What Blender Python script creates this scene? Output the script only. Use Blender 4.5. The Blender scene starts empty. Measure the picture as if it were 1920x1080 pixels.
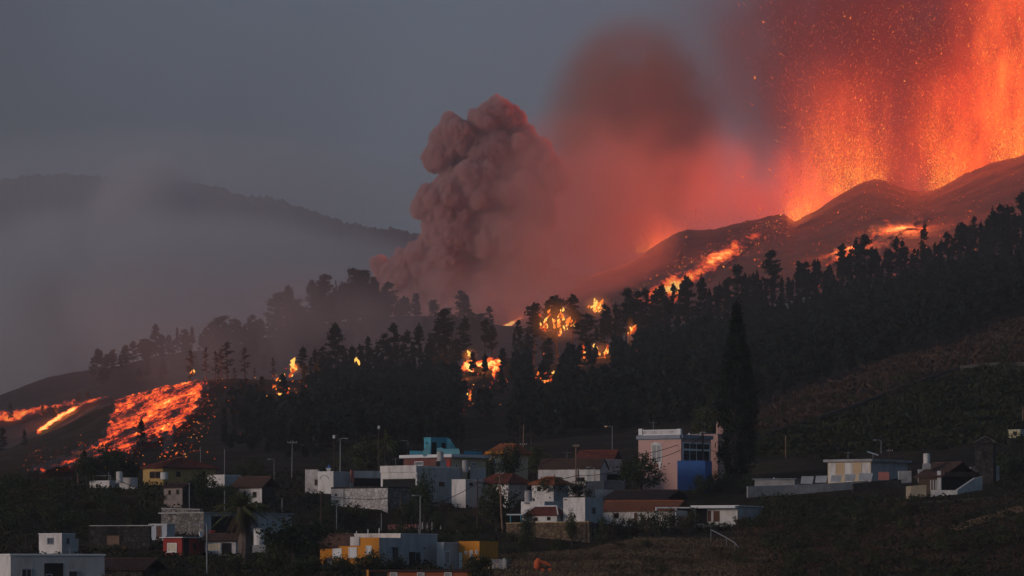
import bpy, math, random
import numpy as np
from mathutils import Vector, Matrix, noise as mnoise
R = math.radians
sc = bpy.context.scene
# ------------------------------------------------------------------ camera, sky, sun, exposure
F = 9000.0            # focal length in pixels of the 1920 px wide photograph
HZ = 1100.0           # row of the level line through the lens
cam_d = bpy.data.cameras.new("camera")
cam = bpy.data.objects.new("camera", cam_d)
sc.collection.objects.link(cam)
cam_d.sensor_width = 36.0
cam_d.lens = 36.0 * F / 1920.0
cam_d.shift_y = (HZ - 540.0) / 1920.0
cam_d.clip_start = 1.0
cam_d.clip_end = 40000.0
cam.location = (0, 0, 0)
cam.rotation_euler = (R(90), 0, 0)
sc.camera = cam

SUN_DIR = Vector((-0.86, -0.48, 0.20)).normalized()      # towards the afterglow behind the camera, on its left
world = bpy.data.worlds.new("World")
sc.world = world
world.use_nodes = True
wn, wl = world.node_tree.nodes, world.node_tree.links
wn.clear()
w_out = wn.new('ShaderNodeOutputWorld')
w_bg = wn.new('ShaderNodeBackground')
w_sky = wn.new('ShaderNodeTexSky')
w_sky.sky_type = 'NISHITA'
w_sky.sun_disc = False
w_sky.sun_elevation = R(2.0)
w_sky.sun_rotation = math.atan2(SUN_DIR.x, SUN_DIR.y)
w_sky.altitude = 300
w_sky.air_density = 1.0
w_sky.dust_density = 3.0
w_hs = wn.new('ShaderNodeHueSaturation')
w_hs.inputs['Saturation'].default_value = 0.42
w_tc = wn.new('ShaderNodeTexCoord')
w_no = wn.new('ShaderNodeTexNoise')
w_no.inputs['Scale'].default_value = 9.0
w_no.inputs['Detail'].default_value = 3.0
w_no.inputs['Roughness'].default_value = 0.45
w_rp = wn.new('ShaderNodeMapRange')
w_rp.inputs['From Min'].default_value = 0.35
w_rp.inputs['From Max'].default_value = 0.65
w_rp.inputs['To Min'].default_value = 0.80
w_rp.inputs['To Max'].default_value = 1.15
w_mx = wn.new('ShaderNodeMix')
w_mx.data_type = 'RGBA'
w_mx.blend_type = 'MULTIPLY'
w_mx.inputs[0].default_value = 1.0
wl.new(w_sky.outputs[0], w_hs.inputs['Color'])
wl.new(w_tc.outputs['Generated'], w_no.inputs['Vector'])
wl.new(w_no.outputs[0], w_rp.inputs['Value'])
w_ti = wn.new('ShaderNodeMix')                      # ash in the upper air takes the warmth out of the sky
w_ti.data_type = 'RGBA'
w_ti.blend_type = 'MULTIPLY'
w_ti.inputs[0].default_value = 1.0
w_ti.inputs[7].default_value = (0.66, 1.05, 1.70, 1)
wl.new(w_hs.outputs[0], w_ti.inputs[6])
wl.new(w_ti.outputs[2], w_mx.inputs[6])
wl.new(w_rp.outputs[0], w_mx.inputs[7])
# vignette-like darkening put into the sky colour towards the left
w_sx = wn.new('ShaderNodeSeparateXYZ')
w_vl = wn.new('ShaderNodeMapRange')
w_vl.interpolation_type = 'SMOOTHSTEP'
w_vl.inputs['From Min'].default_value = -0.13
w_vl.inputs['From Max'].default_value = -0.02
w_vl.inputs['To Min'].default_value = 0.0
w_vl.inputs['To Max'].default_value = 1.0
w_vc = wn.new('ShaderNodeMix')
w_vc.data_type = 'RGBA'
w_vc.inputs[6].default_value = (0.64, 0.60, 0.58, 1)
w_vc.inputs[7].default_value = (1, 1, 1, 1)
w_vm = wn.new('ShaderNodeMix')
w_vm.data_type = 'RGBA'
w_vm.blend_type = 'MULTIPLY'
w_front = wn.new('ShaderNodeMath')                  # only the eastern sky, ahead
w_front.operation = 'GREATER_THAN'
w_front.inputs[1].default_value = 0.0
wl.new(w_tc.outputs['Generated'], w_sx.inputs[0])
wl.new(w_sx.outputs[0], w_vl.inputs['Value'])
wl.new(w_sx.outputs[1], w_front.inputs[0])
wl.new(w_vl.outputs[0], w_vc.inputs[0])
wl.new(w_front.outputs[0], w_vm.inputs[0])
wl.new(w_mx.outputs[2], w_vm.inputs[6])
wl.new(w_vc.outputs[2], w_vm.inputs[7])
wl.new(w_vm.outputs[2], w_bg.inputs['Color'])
w_bg.inputs['Strength'].default_value = 0.112
wl.new(w_bg.outputs[0], w_out.inputs['Surface'])

sun_d = bpy.data.lights.new("sun", 'SUN')
sun_d.energy = 0.95
sun_d.angle = R(14)
sun_d.color = (1.0, 0.76, 0.62)
sun = bpy.data.objects.new("sun", sun_d)
sun.rotation_euler = SUN_DIR.to_track_quat('Z', 'Y').to_euler()
sc.collection.objects.link(sun)

sc.view_settings.view_transform = 'Standard'
sc.view_settings.look = 'None'
sc.view_settings.exposure = 0.0
sc.view_settings.gamma = 1.0
cy = sc.cycles
cy.use_denoising = True
cy.use_adaptive_sampling = True
cy.adaptive_threshold = 0.02
cy.max_bounces = 6
cy.diffuse_bounces = 2
cy.glossy_bounces = 2
cy.transmission_bounces = 2
cy.volume_bounces = 5
cy.transparent_max_bounces = 12
cy.sample_clamp_indirect = 3.0
cy.volume_max_steps = 256

# ------------------------------------------------------------------ helpers
def at(px, py, Y):
    return Vector(((px - 960.0) * Y / F, Y, (HZ - py) * Y / F))

def link(o, parent=None):
    sc.collection.objects.link(o)
    if parent is not None:
        o.parent = parent
    return o

def tag(o, label=None, cat=None, group=None, kind=None):
    if label: o["label"] = label
    if cat: o["category"] = cat
    if group: o["group"] = group
    if kind: o["kind"] = kind
    return o

def empty(name, loc, label, cat, group=None):
    o = bpy.data.objects.new(name, None)
    o.empty_display_size = 0.5
    o.location = loc
    link(o)
    return tag(o, label, cat, group)

class MB:
    """collects faces in world coordinates; build() makes ONE mesh object around its parent's origin"""
    def __init__(s):
        s.v, s.f, s.m = [], [], []
    def add(s, verts, faces, mi=0):
        n = len(s.v)
        s.v.extend([tuple(p) for p in verts])
        s.f.extend([tuple(i + n for i in f) for f in faces])
        s.m.extend([mi] * len(faces))
    def hexa(s, b, t, mi=0):
        """b, t: four bottom and four top corners"""
        s.add(list(b) + list(t), [(3, 2, 1, 0), (4, 5, 6, 7), (0, 1, 5, 4), (1, 2, 6, 5), (2, 3, 7, 6), (3, 0, 4, 7)], mi)
    def box(s, o, u, v, w, mi=0):
        """corner o and three edge vectors"""
        o, u, v, w = Vector(o), Vector(u), Vector(v), Vector(w)
        b = [o, o + u, o + u + v, o + v]
        s.hexa(b, [p + w for p in b], mi)
    def tube(s, pts, rad, n=6, mi=0, cap=True):
        pts = [Vector(p) for p in pts]
        if not hasattr(rad, '__len__'): rad = [rad] * len(pts)
        vs, fs = [], []
        for i, p in enumerate(pts):
            d = (pts[min(i + 1, len(pts) - 1)] - pts[max(i - 1, 0)]).normalized()
            a = d.cross(Vector((0, 0, 1)) if abs(d.z) < 0.9 else Vector((1, 0, 0))).normalized()
            b = d.cross(a)
            for k in range(n):
                t = 2 * math.pi * k / n
                vs.append(p + (a * math.cos(t) + b * math.sin(t)) * rad[i])
        for i in range(len(pts) - 1):
            for k in range(n):
                k2 = (k + 1) % n
                fs.append((i * n + k, i * n + k2, (i + 1) * n + k2, (i + 1) * n + k))
        if cap:
            fs.append(tuple(range(n - 1, -1, -1)))
            fs.append(tuple((len(pts) - 1) * n + k for k in range(n)))
        s.add(vs, fs, mi)
    def build(s, name, mats, parent=None, smooth=False):
        me = bpy.data.meshes.new(name)
        org = parent_origin(parent)
        me.from_pydata([(x - org.x, y - org.y, z - org.z) for x, y, z in s.v], [], s.f)
        mats = mats if isinstance(mats, (list, tuple)) else [mats]
        for m in mats: me.materials.append(m)
        if len(mats) > 1:
            me.polygons.foreach_set('material_index', s.m)
        if smooth:
            me.polygons.foreach_set('use_smooth', [True] * len(me.polygons))
        me.update()
        return link(bpy.data.objects.new(name, me), parent)

def parent_origin(p):
    o = Vector((0, 0, 0))
    while p is not None:
        o = o + p.location
        p = p.parent
    return o

def fast_mesh(name, verts, quads, mats, mi=None, parent=None, smooth=False):
    """numpy arrays -> one mesh object; quads may be triangles (n, 3)"""
    me = bpy.data.meshes.new(name)
    verts = np.asarray(verts, dtype=np.float32); quads = np.asarray(quads, dtype=np.int32)
    k = quads.shape[1]
    me.vertices.add(len(verts)); me.vertices.foreach_set('co', verts.ravel())
    me.loops.add(quads.size); me.loops.foreach_set('vertex_index', quads.ravel())
    me.polygons.add(len(quads))
    me.polygons.foreach_set('loop_start', np.arange(0, quads.size, k, dtype=np.int32))
    me.polygons.foreach_set('loop_total', np.full(len(quads), k, dtype=np.int32))
    mats = mats if isinstance(mats, (list, tuple)) else [mats]
    for m in mats: me.materials.append(m)
    if mi is not None: me.polygons.foreach_set('material_index', np.asarray(mi, dtype=np.int32))
    if smooth: me.polygons.foreach_set('use_smooth', np.ones(len(quads), dtype=bool))
    me.update(calc_edges=True); me.validate()
    return link(bpy.data.objects.new(name, me), parent)

def copy_tree(o, parent=None):
    c = o.copy()
    sc.collection.objects.link(c)
    if parent is not None: c.parent = parent
    for ch in list(o.children): copy_tree(ch, c)
    return c

def fbm(x, y, z=0.0, oct=4, lac=2.0, gain=0.5):
    a, s, t = 1.0, 0.0, 0.0
    for _ in range(oct):
        s += a * mnoise.noise((x, y, z)); t += a
        x, y, z, a = x * lac, y * lac, z * lac + 7.3, a * gain
    return s / t

# ------------------------------------------------------------------ materials
def new_mat(name):
    m = bpy.data.materials.new(name)
    m.use_nodes = True
    m.node_tree.nodes.clear()
    return m, m.node_tree.nodes, m.node_tree.links

def ramp(n, stops):
    r = n.new('ShaderNodeValToRGB')
    e = r.color_ramp.elements
    while len(e) > 1: e.remove(e[-1])
    e[0].position, e[0].color = stops[0][0], (*stops[0][1], 1)
    for p, c in stops[1:]:
        k = e.new(p); k.color = (*c, 1)
    return r

def surf(name, col, col2=None, scale=0.6, rough=0.9, bump=0.3, bscale=None, stretch=(1, 1, 1), detail=5, spec=0.2, lo=0.35, hi=0.65):
    """worn matt surface: two colours mixed by noise in metres, bump of finer noise"""
    m, n, l = new_mat(name)
    out = n.new('ShaderNodeOutputMaterial'); b = n.new('ShaderNodeBsdfPrincipled')
    tc = n.new('ShaderNodeTexCoord'); mp = n.new('ShaderNodeMapping')
    mp.inputs['Scale'].default_value = stretch
    no = n.new('ShaderNodeTexNoise'); no.inputs['Scale'].default_value = scale; no.inputs['Detail'].default_value = detail
    no.inputs['Roughness'].default_value = 0.65
    col2 = col2 or tuple(c * 0.7 for c in col)
    r = ramp(n, [(lo, col2), (hi, col)])
    l.new(tc.outputs['Object'], mp.inputs['Vector']); l.new(mp.outputs[0], no.inputs['Vector'])
    l.new(no.outputs[0], r.inputs[0]); l.new(r.outputs[0], b.inputs['Base Color'])
    b.inputs['Roughness'].default_value = rough
    b.inputs['Specular IOR Level'].default_value = spec
    if bump:
        n2 = n.new('ShaderNodeTexNoise'); n2.inputs['Scale'].default_value = bscale or scale * 6; n2.inputs['Detail'].default_value = 4
        bp = n.new('ShaderNodeBump'); bp.inputs['Strength'].default_value = bump; bp.inputs['Distance'].default_value = 0.08
        l.new(mp.outputs[0], n2.inputs['Vector']); l.new(n2.outputs[0], bp.inputs['Height']); l.new(bp.outputs[0], b.inputs['Normal'])
    l.new(b.outputs[0], out.inputs['Surface'])
    return m

def leafmat(name, c1, c2, scale=0.5):
    m, n, l = new_mat(name)
    out = n.new('ShaderNodeOutputMaterial'); b = n.new('ShaderNodeBsdfDiffuse')
    tc = n.new('ShaderNodeTexCoord'); no = n.new('ShaderNodeTexNoise')
    no.inputs['Scale'].default_value = scale; no.inputs['Detail'].default_value = 3
    r = ramp(n, [(0.3, c2), (0.7, c1)])
    l.new(tc.outputs['Object'], no.inputs['Vector']); l.new(no.outputs[0], r.inputs[0]); l.new(r.outputs[0], b.inputs['Color'])
    l.new(b.outputs[0], out.inputs['Surface'])
    return m

def stone(name, col, dark, scale=2.2, mortar=None):
    """rubble masonry: Voronoi stones in metres with darker joints"""
    m, n, l = new_mat(name)
    out = n.new('ShaderNodeOutputMaterial'); b = n.new('ShaderNodeBsdfPrincipled')
    tc = n.new('ShaderNodeTexCoord'); vo = n.new('ShaderNodeTexVoronoi'); vo.inputs['Scale'].default_value = scale
    ve = n.new('ShaderNodeTexVoronoi'); ve.feature = 'DISTANCE_TO_EDGE'; ve.inputs['Scale'].default_value = scale
    bw = n.new('ShaderNodeRGBToBW'); r = ramp(n, [(0.1, dark), (0.9, col)])
    r2 = ramp(n, [(0.0, (0, 0, 0)), (0.09, (1, 1, 1))])
    mx = n.new('ShaderNodeMix'); mx.data_type = 'RGBA'; mx.inputs[6].default_value = (*(mortar or tuple(c * 0.5 for c in dark)), 1)
    for t in (vo, ve): l.new(tc.outputs['Object'], t.inputs['Vector'])
    l.new(vo.outputs['Color'], bw.inputs[0]); l.new(bw.outputs[0], r.inputs[0]); l.new(ve.outputs[0], r2.inputs[0])
    l.new(r2.outputs[0], mx.inputs[0]); l.new(r.outputs[0], mx.inputs[7]); l.new(mx.outputs[2], b.inputs['Base Color'])
    bp = n.new('ShaderNodeBump'); bp.inputs['Distance'].default_value = 0.1; bp.inputs['Strength'].default_value = 0.6
    l.new(r2.outputs[0], bp.inputs['Height']); l.new(bp.outputs[0], b.inputs['Normal'])
    b.inputs['Roughness'].default_value = 0.95; b.inputs['Specular IOR Level'].default_value = 0.15
    l.new(b.outputs[0], out.inputs['Surface'])
    return m

def emit(name, col, strength, sample=False):
    m, n, l = new_mat(name)
    out = n.new('ShaderNodeOutputMaterial'); e = n.new('ShaderNodeEmission')
    e.inputs[0].default_value = (*col, 1); e.inputs[1].default_value = strength
    l.new(e.outputs[0], out.inputs['Surface'])
    m.cycles.emission_sampling = 'AUTO' if sample else 'NONE'
    return m

def lava_mat(name, scale=0.5, stretch=(1, 0.35, 1), lo=0.42, hi=0.75, strength=2.0, fade=None, seed=0.0):
    """cooling crust with incandescent cracks: noise drives how hot the rock is"""
    m, n, l = new_mat(name)
    out = n.new('ShaderNodeOutputMaterial'); b = n.new('ShaderNodeBsdfPrincipled')
    tc = n.new('ShaderNodeTexCoord'); mp = n.new('ShaderNodeMapping'); mp.inputs['Scale'].default_value = stretch
    mp.inputs['Location'].default_value = (seed, seed * 1.7, seed * 0.3)
    no = n.new('ShaderNodeTexNoise'); no.inputs['Scale'].default_value = scale; no.inputs['Detail'].default_value = 5; no.inputs['Roughness'].default_value = 0.7
    no.inputs['Distortion'].default_value = 0.6
    big = n.new('ShaderNodeTexNoise'); big.inputs['Scale'].default_value = scale * 0.16; big.inputs['Detail'].default_value = 2
    ad = n.new('ShaderNodeMath'); ad.operation = 'MULTIPLY_ADD'; ad.inputs[1].default_value = 0.95
    l.new(tc.outputs['Object'], mp.inputs['Vector'])
    for t in (no, big): l.new(mp.outputs[0], t.inputs['Vector'])
    su = n.new('ShaderNodeMath'); su.operation = 'SUBTRACT'; su.inputs[1].default_value = 0.5
    l.new(big.outputs[0], su.inputs[0]); l.new(su.outputs[0], ad.inputs[0]); l.new(no.outputs[0], ad.inputs[2])
    at_ = n.new('ShaderNodeAttribute'); at_.attribute_name = 'molten'
    a2 = n.new('ShaderNodeMath'); a2.operation = 'MULTIPLY_ADD'; a2.inputs[1].default_value = 0.45
    s2 = n.new('ShaderNodeMath'); s2.operation = 'SUBTRACT'; s2.inputs[1].default_value = 0.5
    l.new(at_.outputs['Fac'], s2.inputs[0]); l.new(s2.outputs[0], a2.inputs[0]); l.new(ad.outputs[0], a2.inputs[2])
    mr = n.new('ShaderNodeMapRange'); mr.inputs['From Min'].default_value = lo; mr.inputs['From Max'].default_value = hi
    l.new(a2.outputs[0], mr.inputs['Value'])
    r = ramp(n, [(0.0, (0, 0, 0)), (0.18, (0.05, 0.004, 0.002)), (0.40, (0.50, 0.035, 0.007)), (0.66, (0.95, 0.12, 0.014)), (0.86, (1.0, 0.30, 0.04)), (1.0, (1.0, 0.60, 0.15))])
    l.new(mr.outputs[0], r.inputs[0])
    b.inputs['Base Color'].default_value = (0.02, 0.017, 0.016, 1); b.inputs['Roughness'].default_value = 0.95
    l.new(r.outputs[0], b.inputs['Emission Color']); b.inputs['Emission Strength'].default_value = strength
    l.new(b.outputs[0], out.inputs['Surface'])
    m.cycles.emission_sampling = 'NONE'
    return m

def vol_homog(name, col, density, aniso=0.0, absorb=(0, 0, 0)):
    m, n, l = new_mat(name)
    out = n.new('ShaderNodeOutputMaterial'); v = n.new('ShaderNodeVolumePrincipled')
    v.inputs['Color'].default_value = (*col, 1); v.inputs['Density'].default_value = density
    v.inputs['Anisotropy'].default_value = aniso
    v.inputs['Absorption Color'].default_value = (*absorb, 1)
    l.new(v.outputs[0], out.inputs['Volume'])
    return m

def vol_cloud(name, col, density, scale, lo=0.4, hi=0.65, inner=0.3, outer=1.0, detail=4, stretch=(1, 1, 1), emission=None, estr=0.0, aniso=0.0, absorb=(0, 0, 0), distort=0.0, low=0.0):
    """smoke: noise in metres inside a soft ellipsoid (Generated space)"""
    m, n, l = new_mat(name)
    out = n.new('ShaderNodeOutputMaterial'); v = n.new('ShaderNodeVolumePrincipled')
    v.inputs['Color'].default_value = (*col, 1); v.inputs['Anisotropy'].default_value = aniso
    v.inputs['Absorption Color'].default_value = (*absorb, 1)
    tc = n.new('ShaderNodeTexCoord')
    mp = n.new('ShaderNodeMapping'); mp.inputs['Scale'].default_value = stretch
    no = n.new('ShaderNodeTexNoise'); no.inputs['Scale'].default_value = scale; no.inputs['Detail'].default_value = detail; no.inputs['Roughness'].default_value = 0.55
    no.inputs['Distortion'].default_value = distort
    l.new(tc.outputs['Object'], mp.inputs['Vector']); l.new(mp.outputs[0], no.inputs['Vector'])
    mr = n.new('ShaderNodeMapRange'); mr.interpolation_type = 'SMOOTHSTEP'
    mr.inputs['From Min'].default_value = lo; mr.inputs['From Max'].default_value = hi
    mr.inputs['To Min'].default_value = low
    l.new(no.outputs[0], mr.inputs['Value'])
    c = n.new('ShaderNodeVectorMath'); c.operation = 'MULTIPLY_ADD'
    c.inputs[1].default_value = (2, 2, 2); c.inputs[2].default_value = (-1, -1, -1)
    l.new(tc.outputs['Generated'], c.inputs[0])
    ln = n.new('ShaderNodeVectorMath'); ln.operation = 'LENGTH'; l.new(c.outputs[0], ln.inputs[0])
    fo = n.new('ShaderNodeMapRange'); fo.interpolation_type = 'SMOOTHSTEP'
    fo.inputs['From Min'].default_value = inner; fo.inputs['From Max'].default_value = outer
    fo.inputs['To Min'].default_value = 1.0; fo.inputs['To Max'].default_value = 0.0
    l.new(ln.outputs['Value'], fo.inputs['Value'])
    mu = n.new('ShaderNodeMath'); mu.operation = 'MULTIPLY'; l.new(mr.outputs[0], mu.inputs[0]); l.new(fo.outputs[0], mu.inputs[1])
    m2 = n.new('ShaderNodeMath'); m2.operation = 'MULTIPLY'; m2.inputs[1].default_value = density; l.new(mu.outputs[0], m2.inputs[0])
    l.new(m2.outputs[0], v.inputs['Density'])
    if emission:
        v.inputs['Emission Color'].default_value = (*emission, 1)
        m3 = n.new('ShaderNodeMath'); m3.operation = 'MULTIPLY'; m3.inputs[1].default_value = estr; l.new(mu.outputs[0], m3.inputs[0])
        l.new(m3.outputs[0], v.inputs['Emission Strength'])
    l.new(v.outputs[0], out.inputs['Volume'])
    return m
# ------------------------------------------------------------------ ground: one sheet from the camera to the forested ridge
KX = [-700, 0, 100, 200, 300, 390, 560, 700, 850, 905, 950, 1000, 1100, 1200, 1400, 1600, 1920, 2620, 3400]
def row(d):
    xs = sorted(d); return np.interp(KX, xs, [d[x] for x in xs])
ST = [
 (450, row({-700: 1110, 0: 1106, 400: 1097, 700: 1102, 950: 1088, 1200: 1090, 1500: 1085, 1920: 1075, 2620: 1050})),
 (520, row({-700: 1050, 0: 1044, 400: 1046, 700: 1062, 950: 1046, 1200: 1034, 1400: 1040, 1600: 1020, 1920: 985, 2620: 930})),
 (572, row({-700: 1000, 0: 1004, 400: 1007, 700: 1020, 850: 1035, 950: 1042, 1100: 1036, 1200: 1004, 1500: 987, 1920: 945, 2620: 880})),
 (587, row({-700: 980, 0: 985, 400: 990, 700: 1005, 950: 1000, 1200: 985, 1500: 965, 1920: 925, 2620: 860})),
 (640, row({-700: 920, 0: 925, 400: 930, 700: 935, 950: 940, 1200: 925, 1500: 925, 1700: 905, 1920: 890, 2620: 800})),
 (720, row({-700: 900, 0: 902, 200: 896, 400: 890, 700: 885, 950: 880, 1200: 870, 1400: 850, 1600: 825, 1920: 790, 2620: 690})),
 (900, row({-700: 890, 0: 885, 200: 865, 400: 845, 700: 838, 950: 832, 1200: 805, 1400: 765, 1600: 722, 1920: 640, 2620: 500})),
 (1200, row({-700: 880, 0: 862, 100: 850, 200: 812, 300: 790, 390: 772, 560: 772, 700: 778, 950: 765, 1200: 728, 1400: 685, 1600: 640, 1920: 555, 2620: 400})),
 (1500, row({-700: 870, 0: 848, 60: 826, 100: 806, 160: 775, 205: 755, 300: 730, 390: 712, 560: 710, 700: 715, 850: 700, 905: 668, 950: 668, 1000: 690, 1100: 664, 1200: 650, 1400: 606, 1600: 566, 1920: 480, 2620: 330})),
 (1650, row({-700: 890, 0: 870, 200: 785, 390: 745, 700: 745, 850: 735, 905: 705, 950: 705, 1200: 685, 1600: 600, 1920: 515, 2620: 360})),
 (1900, row({-700: 930, 0: 920, 200: 850, 390: 810, 700: 790, 950: 770, 1200: 720, 1600: 640, 1920: 580, 2620: 430})),
]
NEAR = 450.0
GY = np.concatenate([np.array([-60, 0, 60, 140, 220, 300, 360, 410]), np.linspace(440, 760, 81), np.geomspace(766, 1900, 110)])
GP = np.arange(-1300, 3401, 10.0)
def base_z(px, Y):
    """height before relief"""
    if Y <= NEAR:
        z0 = (HZ - np.interp(px, KX, ST[0][1])) * NEAR / F
        t = max(0.0, min(1.0, (Y - 180.0) / (NEAR - 180.0)))
        return -3.0 * (1 - t) + z0 * t
    for (ya, ra), (yb, rb) in zip(ST, ST[1:]):
        if Y <= yb:
            za = (HZ - np.interp(px, KX, ra)) * ya / F; zb = (HZ - np.interp(px, KX, rb)) * yb / F
            return za + (zb - za) * (Y - ya) / (yb - ya)
    return (HZ - np.interp(px, KX, ST[-1][1])) * ST[-1][0] / F
GZ = np.array([[base_z(p, y) for p in GP] for y in GY])
ker = np.array([1, 2, 3, 2, 1.0]); ker /= ker.sum()
GZs = GZ.copy()
for i in range(2, len(GY) - 2): GZs[i] = sum(ker[k] * GZ[i + k - 2] for k in range(5))
GZ = GZs
def ground_x(px, Y): return (px - 960.0) / F * max(Y, NEAR)
for i, y in enumerate(GY):
    a = 0.35 if y < 700 else 0.35 + min(1.4, (y - 700) / 300)
    for j, p in enumerate(GP):
        x = ground_x(p, y)
        GZ[i, j] += a * fbm(x * 0.045, y * 0.03, 0.0, 5, gain=0.55) * 1.6
# levelled building plots: (first column, last column, front, back, row of the plot floor)
PLOTS = [(1118, 1442, 577, 620, 990), (645, 1000, 592, 622, 1000), (815, 965, 478, 528, 1076)]
for x0, x1, ya, yb, r_ in PLOTS:
    for i, y in enumerate(GY):
        if ya <= y <= yb:
            for j, p in enumerate(GP):
                if x0 <= p <= x1: GZ[i, j] = min(GZ[i, j], (HZ - r_) * y / F)
def gz(X, Y):
    """height of the ground sheet"""
    p = 960.0 + X * F / max(Y, NEAR)
    fi = np.interp(Y, GY, np.arange(len(GY))); fj = min(max((p - GP[0]) / 10.0, 0), len(GP) - 1.001)
    i0 = min(int(fi), len(GY) - 2); j0 = int(fj); a, b = fi - i0, fj - j0
    return float((GZ[i0, j0] * (1 - b) + GZ[i0, j0 + 1] * b) * (1 - a) + (GZ[i0 + 1, j0] * (1 - b) + GZ[i0 + 1, j0 + 1] * b) * a)
def hit(px, py, y0=400.0, y1=1640.0):
    """where the line of sight through a point of the photograph meets the ground"""
    y = y0
    while y < y1:
        if gz((px - 960.0) * y / F, y) >= (HZ - py) * y / F: 
            lo, hi = y - 8.0, y
            for _ in range(10):
                mid = (lo + hi) / 2
                if gz((px - 960.0) * mid / F, mid) >= (HZ - py) * mid / F: hi = mid
                else: lo = mid
            return Vector(((px - 960.0) * hi / F, hi, (HZ - py) * hi / F))
        y += 8.0
    return None
def on(px, Y):
    x = (px - 960.0) * Y / F
    return Vector((x, Y, gz(x, Y)))

def ground_mat():
    m, n, l = new_mat('hillside_soil')
    out = n.new('ShaderNodeOutputMaterial'); b = n.new('ShaderNodeBsdfPrincipled')
    b.inputs['Roughness'].default_value = 1.0; b.inputs['Specular IOR Level'].default_value = 0.05
    ge = n.new('ShaderNodeTexCoord')
    n1 = n.new('ShaderNodeTexNoise'); n1.inputs['Scale'].default_value = 0.05; n1.inputs['Detail'].default_value = 6; n1.inputs['Roughness'].default_value = 0.7
    n2 = n.new('ShaderNodeTexNoise'); n2.inputs['Scale'].default_value = 0.7; n2.inputs['Detail'].default_value = 5; n2.inputs['Roughness'].default_value = 0.75
    for t in (n1, n2): l.new(ge.outputs['Object'], t.inputs['Vector'])
    r1 = ramp(n, [(0.35, (0.020, 0.019, 0.012)), (0.5, (0.045, 0.034, 0.022)), (0.66, (0.085, 0.058, 0.034))])
    r2 = ramp(n, [(0.3, (0.35, 0.35, 0.35)), (0.7, (1.35, 1.3, 1.2))])
    mx = n.new('ShaderNodeMix'); mx.data_type = 'RGBA'; mx.blend_type = 'MULTIPLY'; mx.inputs[0].default_value = 1.0
    l.new(n1.outputs[0], r1.inputs[0]); l.new(n2.outputs[0], r2.inputs[0]); l.new(r1.outputs[0], mx.inputs[6]); l.new(r2.outputs[0], mx.inputs[7])
    l.new(mx.outputs[2], b.inputs['Base Color'])
    bp = n.new('ShaderNodeBump'); bp.inputs['Distance'].default_value = 0.5; bp.inputs['Strength'].default_value = 0.7
    l.new(n2.outputs[0], bp.inputs['Height']); l.new(bp.outputs[0], b.inputs['Normal'])
    l.new(b.outputs[0], out.inputs['Surface'])
    return m
def sheet(name, P, mat, smooth=True):
    """P: rows x columns x 3"""
    r, c, _ = P.shape
    idx = np.arange(r * c).reshape(r, c)
    q = np.stack([idx[:-1, :-1], idx[:-1, 1:], idx[1:, 1:], idx[1:, :-1]], -1).reshape(-1, 4)
    return fast_mesh(name, P.reshape(-1, 3), q, mat, smooth=smooth)
GPTS = np.array([[(ground_x(p, y), y, GZ[i, j]) for j, p in enumerate(GP)] for i, y in enumerate(GY)])
tag(sheet('ground', GPTS, ground_mat()), kind='structure')

# ------------------------------------------------------------------ farther land
def land(name, stations, p0, p1, dp, ny, mat, amp, fscale, rough=0.0, seed=0.0):
    ys = [s[0] for s in stations]
    Ys = np.linspace(ys[0], ys[-1], ny); Ps = np.arange(p0, p1 + 1, dp)
    tab = [np.interp(Ps, sorted(d), [d[k] for k in sorted(d)]) for _, d in stations]
    Z = np.zeros((ny, len(Ps)))
    for i, y in enumerate(Ys):
        k = min(max(np.searchsorted(ys, y) - 1, 0), len(ys) - 2); t = (y - ys[k]) / (ys[k + 1] - ys[k])
        Z[i] = ((HZ - tab[k]) * ys[k] * (1 - t) + (HZ - tab[k + 1]) * ys[k + 1] * t) / F
    P = np.zeros((ny, len(Ps), 3))
    for i, y in enumerate(Ys):
        for j, p in enumerate(Ps):
            x = (p - 960.0) * y / F
            P[i, j] = (x, y, Z[i, j] + amp * fbm(x * fscale + seed, y * fscale, seed, 5, gain=0.55) + (rough * (abs(mnoise.noise((x * 0.11, y * 0.05, seed))) * 1.6 + mnoise.noise((x * 0.3, y * 0.1, 2.0))) if rough else 0.0))
    o = tag(sheet(name, P, mat), kind='structure')
    def height(X, Y):
        p = 960.0 + X * F / Y
        fi = min(max((Y - ys[0]) / (ys[-1] - ys[0]) * (ny - 1), 0), ny - 1.001); fj = min(max((p - p0) / dp, 0), len(Ps) - 1.001)
        i, j = int(fi), int(fj); a, b = fi - i, fj - j
        return float((P[i, j, 2] * (1 - b) + P[i, j + 1, 2] * b) * (1 - a) + (P[i + 1, j, 2] * (1 - b) + P[i + 1, j + 1, 2] * b) * a)
    def sight(px, py):
        for y in np.linspace(ys[0], ys[-1], 400):
            if height((px - 960.0) * y / F, y) >= (HZ - py) * y / F: return at(px, py, y)
        return None
    return o, height, sight

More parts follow.
